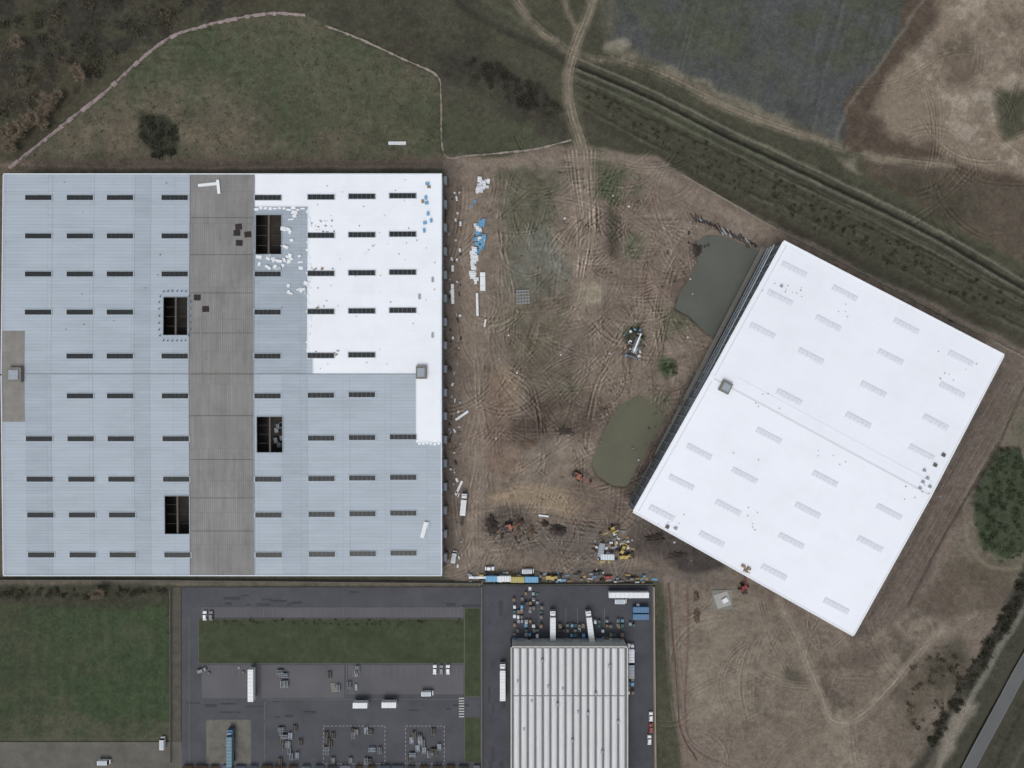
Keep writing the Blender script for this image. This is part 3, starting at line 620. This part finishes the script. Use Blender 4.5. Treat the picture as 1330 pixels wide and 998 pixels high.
# ---------------------------------------------------------------- vehicles
M_tyre=mat('tyre_rubber',(36,36,37),0.9); M_gl=mat('vehicle_glass',(40,45,50),0.2,1,0.05,0.5); M_chas=mat('chassis_steel',(62,62,63),0.7)
def paint(n,c): return mat(n+'_car_paint',c,0.4,0.5,0.04,0.35)
def car(m):
    b=MB(); b.box(0,0,.32,4.3,1.78,.5,m,0,.98,.96); b.box(1.45,0,.82,1.2,1.66,.16,m,0,.85,.9,-.06); b.box(-1.8,0,.82,.6,1.62,.2,m,0,.8,.9)
    b.box(-.35,0,.82,2.7,1.62,.52,M_gl,0,.68,.82,-.05); b.box(-.40,0,1.345,1.75,1.3,.06,m,0,.95,.95)
    for x in(-1.35,1.35):
        for y in(-.82,.82): b.wheel(x,y,.32,.22,M_tyre)
    b.box(2.13,.6,.55,.06,.35,.15,M_paint); b.box(2.13,-.6,.55,.06,.35,.15,M_paint); return b
def van(m):
    b=MB(); b.box(-.6,0,.4,4.4,2.0,1.9,m,0,.99,.93); b.box(1.95,0,.4,1.2,1.96,.8,m,0,.9,.94,-.05); b.box(1.72,0,1.2,.75,1.86,1.0,M_gl,0,.35,.86,-.25)
    b.box(-.6,0,2.3,3.8,1.6,.05,M_frame)
    for x in(-1.9,1.7):
        for y in(-.9,.9): b.wheel(x,y,.36,.25,M_tyre)
    return b
def lorry(mc,mt,L_=13.6):
    b=MB(); b.box(-L_/2-1.5+3,0,.9,L_+4,.9,.3,M_chas)
    b.box(6.3,0,.7,2.1,2.45,2.4,mc,0,.93,.94,-.05); b.box(7.30,0,1.7,.12,2.1,.9,M_gl); b.box(6.1,0,3.1,1.5,2.0,.55,mc,0,.55,.85,-.2)
    b.box(7.36,0,.5,.25,2.3,.45,M_chas); cx=4.6-L_/2
    b.box(cx,0,1.2,L_,2.5,2.7,mt,0,.995,.98); 
    for k in range(9): b.box(cx-L_/2+.8+k*(L_-1.6)/8,0,3.9,.1,2.3,.03,M_frame)
    for x in (6.4,3.2,cx-L_/2+1.6,cx-L_/2+2.9,cx-L_/2+4.2):
        for y in(-1.05,1.05): b.wheel(x,y,.5,.35,M_tyre)
    return b
def excavator(m,slew=.6):
    b=MB()
    for y in(-1.2,1.2):
        b.box(0,y,.12,4.2,.55,.75,M_chas,0,.8,1); 
        for x in(-1.8,1.8): b.wheel(x,y,.45,.56,M_tyre)
        for k in range(8): b.box(-1.75+k*.5,y,.87,.3,.6,.04,M_tyre)
    b.box(0,0,.5,1.8,2.0,.45,M_chas)
    c,s=math.cos(slew),math.sin(slew)
    def R(x,y,z): return (c*x-s*y,s*x+c*y,z)
    def rb(x,y,z,lx,ly,lz,mm,**k): p=R(x,y,z); b.box(p[0],p[1],z,lx,ly,lz,mm,slew,**k)
    rb(-.5,0,1.0,3.6,2.6,.9,m); rb(-2.1,0,1.05,.7,2.5,1.2,M_chas); rb(.7,.8,1.9,1.5,.9,1.1,M_gl,tx=.85,ty=.9); rb(.65,.8,3.0,1.3,.85,.06,m); rb(-1.1,-.2,1.9,1.4,1.6,.3,M_chas)
    def arm(p,q,w,mm):
        p=np.array(R(*p));q=np.array(R(*q)); b.cyl(p,q,w,w*.7,mm,6)
    arm((1.0,-.3,1.6),(3.2,-.3,4.0),.36,m); arm((3.2,-.3,4.0),(5.4,-.3,3.4),.32,m); arm((5.4,-.3,3.5),(6.6,-.3,1.2),.26,m); arm((2.0,-.3,2.2),(3.6,-.3,3.6),.12,M_frame)
    rb(6.5,-.3,.3,1.1,1.2,.9,M_chas,tx=.6); return b
def loader(m):
    b=MB(); b.box(-1.5,0,.9,2.8,1.7,1.2,m,0,.92,.92); b.box(1.2,0,.8,1.8,1.1,.7,m); b.box(.1,0,1.5,1.5,1.5,1.5,M_gl,0,.88,.9); b.box(.1,0,3.0,1.5,1.5,.08,m)
    for x in(-1.7,1.5):
        for y in(-1.05,1.05): b.wheel(x,y,.75,.55,M_tyre)
    for y in(-.5,.5): b.cyl((.9,y,1.6),(3.2,y,.7),.16,.14,m,6)
    b.box(3.4,0,.2,1.2,2.7,.9,M_chas,0,.6,1,-.2); return b
def dozer(m):
    b=MB()
    for y in(-1.1,1.1):
        b.box(0,y,.1,3.8,.6,.9,M_chas,0,.75,1)
        for k in range(7): b.box(-1.35+k*.45,y,1.0,.28,.62,.05,M_tyre)
    b.box(.6,0,.8,2.4,1.5,1.0,m,0,.95,.9); b.box(-.9,0,1.2,1.4,1.7,1.5,M_gl,0,.85,.9); b.box(-.9,0,2.7,1.5,1.6,.1,m); b.box(2.7,0,.2,.35,3.4,1.2,m); 
    for y in(-1.5,1.5): b.box(1.5,y,.5,2.3,.2,.25,m)
    return b
def crane(m):
    b=MB(); b.box(0,0,.9,9.5,2.5,.7,m); b.box(4.2,0,1.6,1.8,2.4,1.3,m,0,.8,.9,-.1); b.box(4.9,0,1.9,.5,2.1,.8,M_gl,0,.5,.9); b.box(-1.5,0,1.6,3.0,2.3,1.1,M_trimd); b.box(-3.4,0,1.7,1.3,2.5,1.2,M_chas)
    b.cyl((-2.5,.2,3.0),(6.5,.2,5.2),.45,.3,M_white,8); b.cyl((-2.5,.2,3.2),(-1,.2,2.2),.5,.5,M_chas,8)
    for x in(-3.6,-2.2,2.2,3.6):
        for y in(-1.05,1.05): b.wheel(x,y,.6,.45,M_tyre)
    for x in(-4.2,1.0):
        b.box(x,0,.7,.35,7,.25,m)
        for y in(-3.4,3.4): b.box(x,y,0,.9,.9,.12,M_chas); b.cyl((x,y,.1),(x,y,.9),.12,.12,M_frame,6)
    return b
def put(b,name,x,y,deg,z=0.05): 
    p=P(x,y); return b.build(name,(p[0],p[1],z),arot(deg))
W_=paint('white',(220,223,226)); R_=paint('red',(138,60,55)); BL_=paint('blue',(76,114,150)); Yl=paint('yellow',(174,152,88)); OR=paint('orange',(146,92,68)); Gy=paint('grey',(112,114,118)); BKp=paint('black',(46,48,52))
for x,y,d,m in ((267,799,90,W_),(275,799,90,Gy),(565,869,90,W_),(573.5,869,90,Gy),(582,869,90,W_),(636,738,0,W_),(790,749.5,0,R_),(776,744,5,BKp),(845,930,90,W_),(845,945,90,R_),(843,960,90,W_),(263,870,20,Gy)): put(car(m),'parked_car',x,y,d,max(0.05,gz(x,y)))
for x,y,d,m in ((686,741,0,W_),(806,780,0,W_),(556,899,0,W_),(138,988,0,W_),(590,722,80,W_),(213,963,90,W_)): put(van(m),'parked_van',x,y,d,max(0.05,gz(x,y)))
M_tr=mat('white_trailer',(220,223,226),0.5,0.4,0.06,0.3)
put(lorry(W_,M_tr),'articulated_lorry',717.5,812,90); put(lorry(W_,M_tr),'articulated_lorry',765.5,812,97); put(lorry(W_,M_tr),'articulated_lorry',653,880,90)
put(lorry(BL_,mat('tarp_teal',(98,126,138),.7)),'articulated_lorry',302,965,90); put(lorry(W_,M_tr,7),'delivery_truck',602,661,85,.1)
def trailer(m,L_=13.6):
    b=MB(); b.box(0,0,1.2,L_,2.5,2.7,m,0,.995,.98); b.box(0,0,.9,L_-.4,1,.3,M_chas)
    for k in range(9): b.box(-L_/2+.8+k*(L_-1.6)/8,0,3.9,.1,2.3,.03,M_frame)
    for x in(-L_/2+1.5,-L_/2+2.8,-L_/2+4.1):
        for y in(-1.05,1.05): b.wheel(x,y,.5,.35,M_tyre)
    b.box(L_/2-2.5,.9,0,.15,.15,.9,M_chas); b.box(L_/2-2.5,-.9,0,.15,.15,.9,M_chas); return b
for x,y,d,l in ((329.5,886,90,14.5),(815,770,0,18),(470,911.5,0,6.5),(507,911,0,6.5)): put(trailer(M_tr,l),'box_trailer',x,y,d)
put(excavator(OR,.4),'excavator',750,618,-45,.1); put(excavator(OR,-1.3),'excavator',661,684,100,.1); put(excavator(Yl,.9),'excavator',797,687,150,.1)
put(loader(Yl),'wheel_loader',717,749,0,.1); put(dozer(Yl),'bulldozer',808,713,60,.1); put(loader(Yl),'wheel_loader',812,722,10,.1)
put(crane(Gy),'mobile_crane',824,452,70,.1); put(excavator(R_,2.0),'excavator',965,763,-20,.1)
def cabin(m,L_=6,W=2.4):
    b=MB(); b.box(0,0,.15,L_,W,2.5,m); b.box(0,0,2.65,L_+.1,W+.1,.12,m); b.box(L_*.3,-W/2-.03,.3,.9,.06,2.0,M_chas); b.box(-L_*.15,-W/2-.03,1.2,1.2,.06,.9,M_gl)
    for k in range(5): b.box(-L_/2+L_*(k+.5)/5,0,2.77,.08,W*.9,.04,M_chas)
    return b
for x,y,d,m in ((640,750,0,M_blue),(655,750,0,M_pk),(672,751,0,mat('yellow_container',(176,165,106),.6)),(690,751,0,M_blue),(780,713,80,M_trimd),(788,722,0,M_trim),(831,790,0,BL_),(831,799,0,BL_),(819,851,90,M_lg),(819,868,90,M_trimd)): put(cabin(m,6 if y<790 else 7),'site_cabin',x,y,d,max(.05,gz(x,y)))
def piles(name,items,mats,hr=(.3,1.2),rot=0.2):
    b=MB()
    for (x,y,lx,ly) in items:
        p=P(x,y); z=max(0,gz(x,y)); m=random.choice(mats); h=random.uniform(*hr); r=random.uniform(-rot,rot); b.box(p[0],p[1],z-.05,lx*S,ly*S,h,m,r,.97,.97)
        for k in range(2): b.box(p[0],p[1]+(k-.5)*ly*S*.5,z+h-.05,lx*S*.9,.08,.04,M_chas,r)
    return b.build(name)
rr=random.uniform
piles('insulation_packs',[(rr(620,635),rr(233,250),rr(3,7),rr(3,6)) for i in range(16)],[M_pk,M_lg])
piles('blue_material_packs',[(rr(615,630),rr(285,330),rr(4,6),rr(4,7)) for i in range(24)]+[(617,262,3,4),(612,268,3,3)],[M_blue,M_blue,M_pk])
piles('insulation_packs',[(rr(612,619),rr(322,368),rr(3,7),rr(4,8)) for i in range(18)]+[(627,366,7,24),(620,396,3,30),(588,382,4,26)],[M_pk],(.6,1.3),0.04)
piles('panel_stack',[(516,186.5,23,4)],[M_pk],(.5,.6),0.0)
for (x,y,l,w,d) in ((600,540,20,3,35),(596,634,20,3,65),(620,750,22,3,0),(588,349,3,8,0),(706,670,13,2,-8),(630,420,10,2,80),(613,345,12,3,95)):
    b=MB(); 
    for k in range(3): b.box(0,(k-1)*w*S/3,0,l*S,w*S/3.2,.5,M_pk)
    put(b,'pipe_stack',x,y,d,max(0,gz(x,y)))
b=MB()
for i in range(5): b.box((i-2)*1.3,0,0,.9,6.5,.5,M_conc); b.box(0,(i-2)*1.4,.52,6.2,.25,.15,M_trimd)
put(b,'formwork_rack',679,386,2,gz(679,386))
piles('rubble_heap',[(rr(810,838),rr(428,470),rr(1,4),rr(1,4)) for i in range(30)],[M_pk,M_blue,M_dark,M_tan],(.2,.7),1)
piles('scattered_materials',[(rr(770,800),rr(700,730),rr(2,7),rr(2,5)) for i in range(30)]+[(rr(790,822),rr(690,732),rr(2,6),rr(2,4)) for i in range(24)],[M_tan,M_trimd,M_pk,M_bk,Yl,M_conc],(.2,1.0),.5)
piles('scattered_materials',[(rr(600,850),rr(743,756),rr(2,8),rr(1.5,3)) for i in range(90)],[M_tan,M_trimd,M_pk,M_bk,M_blue,Yl,M_conc,M_chas],(.3,1.2),.2)
piles('scattered_materials',[(rr(583,600),rr(240,740),rr(1,3),rr(1,6)) for i in range(90)],[M_tan,M_trimd,M_pk,M_bk],(.2,.8),.5)
piles('scattered_materials',[(random.gauss(660,16),random.gauss(690,10),rr(1,4),rr(1,4)) for i in range(26)]+[(random.gauss(905,10),random.gauss(320,14),rr(1,3),rr(1,3)) for i in range(16)]+[(random.gauss(680,20),random.gauss(690,8),rr(1,3),rr(1,3)) for i in range(14)],[M_tan,M_bk,M_chas,M_conc],(.2,.8),.8)
piles('site_debris',[(rr(640,900),rr(230,740),rr(.6,2.6),rr(.6,2.2)) for i in range(190)],[M_tan,M_trimd,M_bk,M_bk,M_conc,M_pk],(.1,.4),1.5)
b=MB()
for i in range(44):
    x=898+i*1.95; y=281+i*.9+rr(-2,2); p=P(x,y); b.box(p[0],p[1],gz(x,y)-.1,.4,rr(2.5,5),rr(.3,.7),random.choice([M_chas,M_bk,M_beam,M_in,M_trimd]),math.radians(30+rr(-25,25)))
b.build('steel_beam_stacks')
b=MB()
for i in range(34):
    x=1165+i*2.1; y=378+i*1.15; p=P(x,y); b.box(p[0],p[1],gz(x,y)-.1,.4,rr(2,4),rr(.3,.8),random.choice([M_chas,M_bk,M_beam]),math.radians(60+rr(-10,10)))
b.build('steel_beam_stacks')
# spoil heaps
M_soil=mat('dark_spoil',(66,59,55),.95,.8,.3); M_soil2=mat('brown_spoil',(98,84,73),.95,.8,.3)
def heap(x,y,rx,ry,h,m):
    b=MB(); nr,na=6,22; p=P(x,y); g=gz(x,y)-.2; ph=[rr(.75,1.2) for _ in range(na)]; pts=[]
    for i in range(nr+1):
        t=i/nr; row=[]
        for j in range(na):
            a=2*math.pi*j/na; k=t*ph[j]*(1+rr(-.06,.06)); row.append((p[0]+rx*S*k*math.cos(a),p[1]+ry*S*k*math.sin(a),g+max(0,h*(1-t**1.4)+rr(-.15,.15)*h*(t<1))))
        pts.append(row)
    for i in range(nr):
        for j in range(na):
            k=(j+1)%na; b.poly([pts[i][j],pts[i+1][j],pts[i+1][k],pts[i][k]],m)
    b.build('spoil_heap')
for a in ((640,682,7,14,2.2,M_soil),(673,684,5,14,1.8,M_soil2),(690,690,5,10,1.5,M_soil2),(725,688,11,8,2.2,M_soil),(708,680,6,6,1.6,M_soil),(852,700,14,8,1.6,M_soil),(880,722,16,7,1.3,M_soil),(905,325,9,10,1.6,M_soil),(848,600,5,16,1.2,M_soil2),(735,560,14,7,1.0,M_soil),(690,575,12,6,.9,M_soil2),(905,800,5,12,1.4,M_soil2),(905,775,5,9,1.3,M_soil2)): heap(*a)
its=[]
for x0,x1,y0,y1,n in ((668,708,788,836,44),(722,760,812,838,28),(773,812,806,838,32),(818,842,768,815,10),(816,826,838,900,26),(668,700,765,785,12)):
    for i in range(n): its.append((random.choice(np.arange(x0,x1,5.0))+rr(-.6,.6),random.choice(np.arange(y0,y1,6.0))+rr(-.8,.8),rr(2.8,4),rr(3,4.6)))
piles('pallet_stacks',its,[M_trimd,M_tan,M_blue,M_pk,M_chas,M_conc,mat('teal_crates',(76,106,102),.7),M_conc],(.6,2.2),.05)
def racks(x0,y0,x1,y1,n):
    b=MB()
    for i in range(n):
        x=rr(x0,x1); y=rr(y0,y1); p=P(x,y); v=random.random()<.75; m=random.choice([M_frame,M_trimd,M_conc])
        for k in range(3): b.box(p[0]+(k-1)*.7*(1 if v else 0),p[1]+(k-1)*.7*(0 if v else 1),.05,.14 if v else 3.2,3.2 if v else .14,1.2,m)
        b.box(p[0],p[1],.1,1.8,2.2,.5,random.choice([M_chas,M_trimd,M_bk,M_bk,M_chas]))
    b.build('storage_rack')
racks(362,870,376,895,6); racks(360,945,392,988,14); racks(424,947,440,988,7); racks(455,947,495,988,10); racks(530,947,573,988,18); racks(428,866,466,902,5)
piles('pallet_stacks',[(rr(262,332),rr(866,876),3,3) for i in range(4)]+[(433,893,6,12),(463,872,3,14),(463,892,3,8)],[M_conc,M_trimd,M_tan])
piles('site_offices',[(i,997,rr(8,16),5) for i in range(245,625,17)],[M_lg,M_trimd,M_conc,M_tan],(2,3),.02)
def fence(name,pts,w,h,m,posts=None,jit=0):
    q=spl(pts,6); b=MB()
    for i in range(len(q)-1):
        (xa,ya),(xc,yc)=q[i],q[i+1]
        n=max(1,int(math.hypot(xc-xa,yc-ya)/4))
        for k in range(n):
            a=(xa+(xc-xa)*k/n,ya+(yc-ya)*k/n); c=(xa+(xc-xa)*(k+1)/n,ya+(yc-ya)*(k+1)/n)
            p=np.array(P(*a,0,gz(*a)-.1));r=np.array(P(*c,0,gz(*c)-.1)); d=r-p; l=np.hypot(d[0],d[1])+1e-6; nn=np.array((-d[1],d[0],0))/l
            ww=w*(1+rr(-jit,jit))/2; hh_=h*(1+rr(-jit,jit)*.5)
            b.hexa([p-nn*ww,r-nn*ww,r+nn*ww,p+nn*ww],[p-nn*ww*.3+(0,0,hh_),r-nn*ww*.3+(0,0,hh_),r+nn*ww*.3+(0,0,hh_),p+nn*ww*.3+(0,0,hh_)],m)
            if posts: b.cyl((p[0],p[1],p[2]),(p[0],p[1],p[2]+h+.2),.06,.06,posts,5)
    return b.build(name)
M_silt=mat('silt_fence_fabric',(146,132,132),.8,.8,.2)
fence('silt_fence',fence1,1.4,.8,M_silt,M_tan,.6); fence('silt_fence',fence2,.8,.8,mat('silt_fence_pale',(146,136,130),.8,.8,.25),M_tan,.7)
M_link=mat('fence_mesh',(122,120,115),.7)
fence('boundary_wall',[(626,762),(626,900),(626,1060)],.7,1.6,mat('boundary_wall',(126,124,121),.9)); fence('boundary_wall',[(849,762),(850,880),(852,1060)],1.2,1.6,mat('rendered_wall',(156,148,134),.9))
fence('chain_link_fence',[(-60,752.5),(200,753),(420,755),(625,757)],.35,1.8,M_link,M_frame); fence('chain_link_fence',[(222.5,765),(222.5,870),(222.5,990)],.35,1.6,M_link,M_frame)
fence('orange_safety_fence',[(868,758),(880,900),(884,950),(905,988)],.4,1,mat('orange_mesh',(116,90,80),.8),None,.4)
fence('chain_link_fence',[(885,228),(950,265),(1015,302),(1100,345),(1200,398),(1330,465)],.5,1.6,mat('fence_mesh_light',(134,128,119),.8),M_frame,.3)
fence('chain_link_fence',[(627,759),(740,758.5),(848,758)],.4,1.8,M_link,M_frame)
b=MB(); p=P(938,779); b.box(p[0],p[1],-.1,9,9,.5,M_conc,.05); b.box(p[0],p[1],.42,6.5,6.5,.15,mat('washed_concrete',(158,157,152),.9,.4,.12),.3); b.box(p[0]+1,p[1],.6,2.5,2,.8,M_lg,.5); b.build('concrete_pad')
# ---------------------------------------------------------------- vegetation
fol=attr_mat('foliage',2.0,0.3)
def inside(pts,x,y):
    ins=False; n=len(pts)
    for i in range(n):
        ax,ay=pts[i];bx,by=pts[(i+1)%n]
        if (ay>y)!=(by>y) and x<(bx-ax)*(y-ay)/(by-ay)+ax: ins=not ins
    return ins
def thicket(name,pts,nclump,nl,rad,ht,sz,cols):
    pa=np.array(pts); VV=[];CC=[]
    k=0
    while k<nclump:
        x=rr(pa[:,0].min(),pa[:,0].max()); y=rr(pa[:,1].min(),pa[:,1].max())
        if not inside(pts,x,y): continue
        k+=1; r=rr(*rad); h=rr(*ht); n=int(nl*r*r/(rad[1]**2)*rr(.6,1.2))+8
        d=RNG.randn(n,3); d/=np.linalg.norm(d,axis=1)[:,None]; d[:,2]=np.abs(d[:,2]); rf=RNG.uniform(.35,1.1,n)[:,None]
        c=np.array(P(x,y,0,gz(x,y)))+d*rf*np.array((r,r*rr(.7,1.2),h))
        a=RNG.randn(n,3)*sz; e=RNG.randn(n,3)*sz; a[:,2]*=.5; e[:,2]*=.5
        q=np.stack([c-a*.5,c+e*.5,c+a*.5,c-e*.5],1); VV.append(q.reshape(-1,3))
        cc=np.array([L(random.choice(cols))])*RNG.uniform(.65,1.35,(n,1)); CC.append(np.repeat(cc,4,0))
    V=np.concatenate(VV); F=np.arange(len(V)).reshape(-1,4); return np_mesh(name,V,F,fol,np.concatenate(CC))
dk=[(60,57,50),(66,64,54),(54,55,46),(86,78,68),(68,70,55)]; gd=[(60,65,49),(64,69,53),(54,58,46),(70,69,55)]
thicket('woodland_thicket',[(-60,-50),(330,-50),(250,22),(170,62),(110,120),(30,150),(-60,180)],230,150,(1.5,5),(1.5,5),.45,dk)
thicket('shrub_thicket',[(600,78),(650,85),(720,125),(728,150),(690,150),(640,118),(600,100)],60,120,(1,2.6),(1,2.6),.4,[(54,51,46),(60,58,49)])
thicket('shrub_thicket',[(180,148),(215,155),(232,170),(228,200),(200,205),(182,180)],30,110,(1,2.2),(.8,2),.4,[(52,53,45),(59,60,50)])
thicket('hedge',[(-40,762),(225,764),(235,775),(-40,778)],60,80,(.8,1.8),(.8,2),.35,[(68,63,54),(60,59,49)])
thicket('hedge',[(258,805),(602,805),(602,812),(258,812)],90,50,(.6,1.1),(.5,1.2),.3,gd)
thicket('ditch_scrub',[(760,110),(900,175),(1050,250),(1200,325),(1360,410),(1360,440),(1180,355),(1010,280),(880,205),(765,140)],220,60,(.5,1.4),(.4,1.1),.35,[(63,62,50),(75,71,57),(56,57,46)])
thicket('roadside_hedge',[(1400,620),(1340,720),(1288,815),(1235,905),(1200,965),(1208,975),(1246,918),(1298,830),(1350,735),(1410,635)],170,110,(1,2.4),(1,3),.4,[(57,57,48),(65,62,53),(53,53,44)])
thicket('weed_patch',[(1290,580),(1322,583),(1345,640),(1340,715),(1300,728),(1275,715),(1262,670),(1270,620)],160,70,(.8,2.2),(.3,.9),.35,[(58,68,48),(64,73,52),(54,61,46)])
thicket('scrub',[(1180,860),(1240,830),(1250,900),(1200,960),(1170,930)],50,60,(.6,2),(.4,1.4),.35,[(76,70,59),(66,63,54)])
thicket('grass_tufts',meadow,900,26,(.5,2.8),(.1,.35),.35,[(77,80,64),(70,76,58),(90,84,71),(101,92,79)])
thicket('grass_tufts',[(740,195),(830,215),(870,330),(700,330),(640,240)],120,24,(.4,1.6),(.1,.35),.3,[(72,78,58),(84,82,64)])
thicket('weed_patch',[(820,425),(835,425),(838,450),(815,450)],10,50,(.5,1.2),(.4,1),.3,[(52,62,44)])
thicket('weed_patch',[(860,470),(878,468),(880,486),(862,490)],12,60,(.6,1.3),(.3,.9),.3,[(57,69,47)])
M_bark=mat('bark',(132,119,104),.95,2,.2)
def bare_tree(seed,R=5.5,Ht=7):
    random.seed(seed); b=MB(); b.cyl((0,0,-.3),(0,0,Ht*.35),.35,.26,M_bark,8)
    for i in range(11):
        a=i*2.4+rr(-.3,.3); e=rr(.35,1.3); l=R*rr(.55,.8); p=np.array((0,0,Ht*rr(.25,.38))); q=p+np.array((math.cos(a)*math.cos(e),math.sin(a)*math.cos(e),math.sin(e)))*l
        b.cyl(p,q,.17,.09,M_bark,5)
        for j in range(6):
            t=rr(.35,1); s=p+(q-p)*t; a2=a+rr(-1.1,1.1); e2=rr(.1,1.2); r_=s+np.array((math.cos(a2)*math.cos(e2),math.sin(a2)*math.cos(e2),math.sin(e2)))*R*rr(.25,.5); b.cyl(s,r_,.08,.04,M_bark,4)
            for k in range(12):
                t=rr(.2,1); u=s+(r_-s)*t; a3=rr(0,6.28); e3=rr(-.1,1.2); w=u+np.array((math.cos(a3)*math.cos(e3),math.sin(a3)*math.cos(e3),math.sin(e3)))*rr(.6,1.5); b.cyl(u,w,.08,.03,M_bark,3)
    return b
T1=[bare_tree(s).build('bare_tree',(0,0,0)) for s in (1,2,3)]; random.seed(99)
tp=[(110,100,1.0),(72,138,1.05),(52,158,.9),(30,178,1.1),(20,195,.8),(133,768,.8),(60,150,.8),(40,165,.9),(80,128,.7),(16,180,.9),(62,166,.7),(30,60,.8)]
for i,(x,y,s) in enumerate(tp):
    p=P(x,y); 
    if i<3: T1[i].location=(p[0],p[1],gz(x,y)); T1[i].scale=(s,s,s)
    else: inst(T1[i%3],'bare_tree',(p[0],p[1],gz(x,y)),rr(0,6),s)
# ---------------------------------------------------------------- camera & light
cam=bpy.data.cameras.new('camera'); co=bpy.data.objects.new('camera',cam); col.objects.link(co); co.location=(0,0,H); co.rotation_euler=(0,0,0)
cam.sensor_width=36; cam.lens=36*H/(1330*S); cam.clip_end=30000; cam.clip_start=1; scene.camera=co
el=math.radians(58); az=math.radians(200)
w=bpy.data.worlds.new('World'); scene.world=w; w.use_nodes=True; nt=w.node_tree
sky=nt.nodes.new('ShaderNodeTexSky'); sky.sky_type='NISHITA'; sky.sun_disc=False; sky.sun_elevation=el; sky.sun_rotation=az; sky.dust_density=4; sky.air_density=1.2
hs=nt.nodes.new('ShaderNodeHueSaturation'); hs.inputs['Saturation'].default_value=0.3
nt.links.new(sky.outputs[0],hs.inputs['Color']); nt.links.new(hs.outputs[0],nt.nodes['Background'].inputs[0]); nt.nodes['Background'].inputs[1].default_value=0.13
sd=bpy.data.lights.new('sun','SUN'); sd.energy=1.2; sd.angle=math.radians(35); sd.color=(1,.99,.97); so=bpy.data.objects.new('sun',sd); col.objects.link(so)
so.rotation_euler=(math.pi/2-el,0,-az+math.pi)
scene.view_settings.view_transform='Standard'; scene.view_settings.look='None'; scene.view_settings.exposure=0
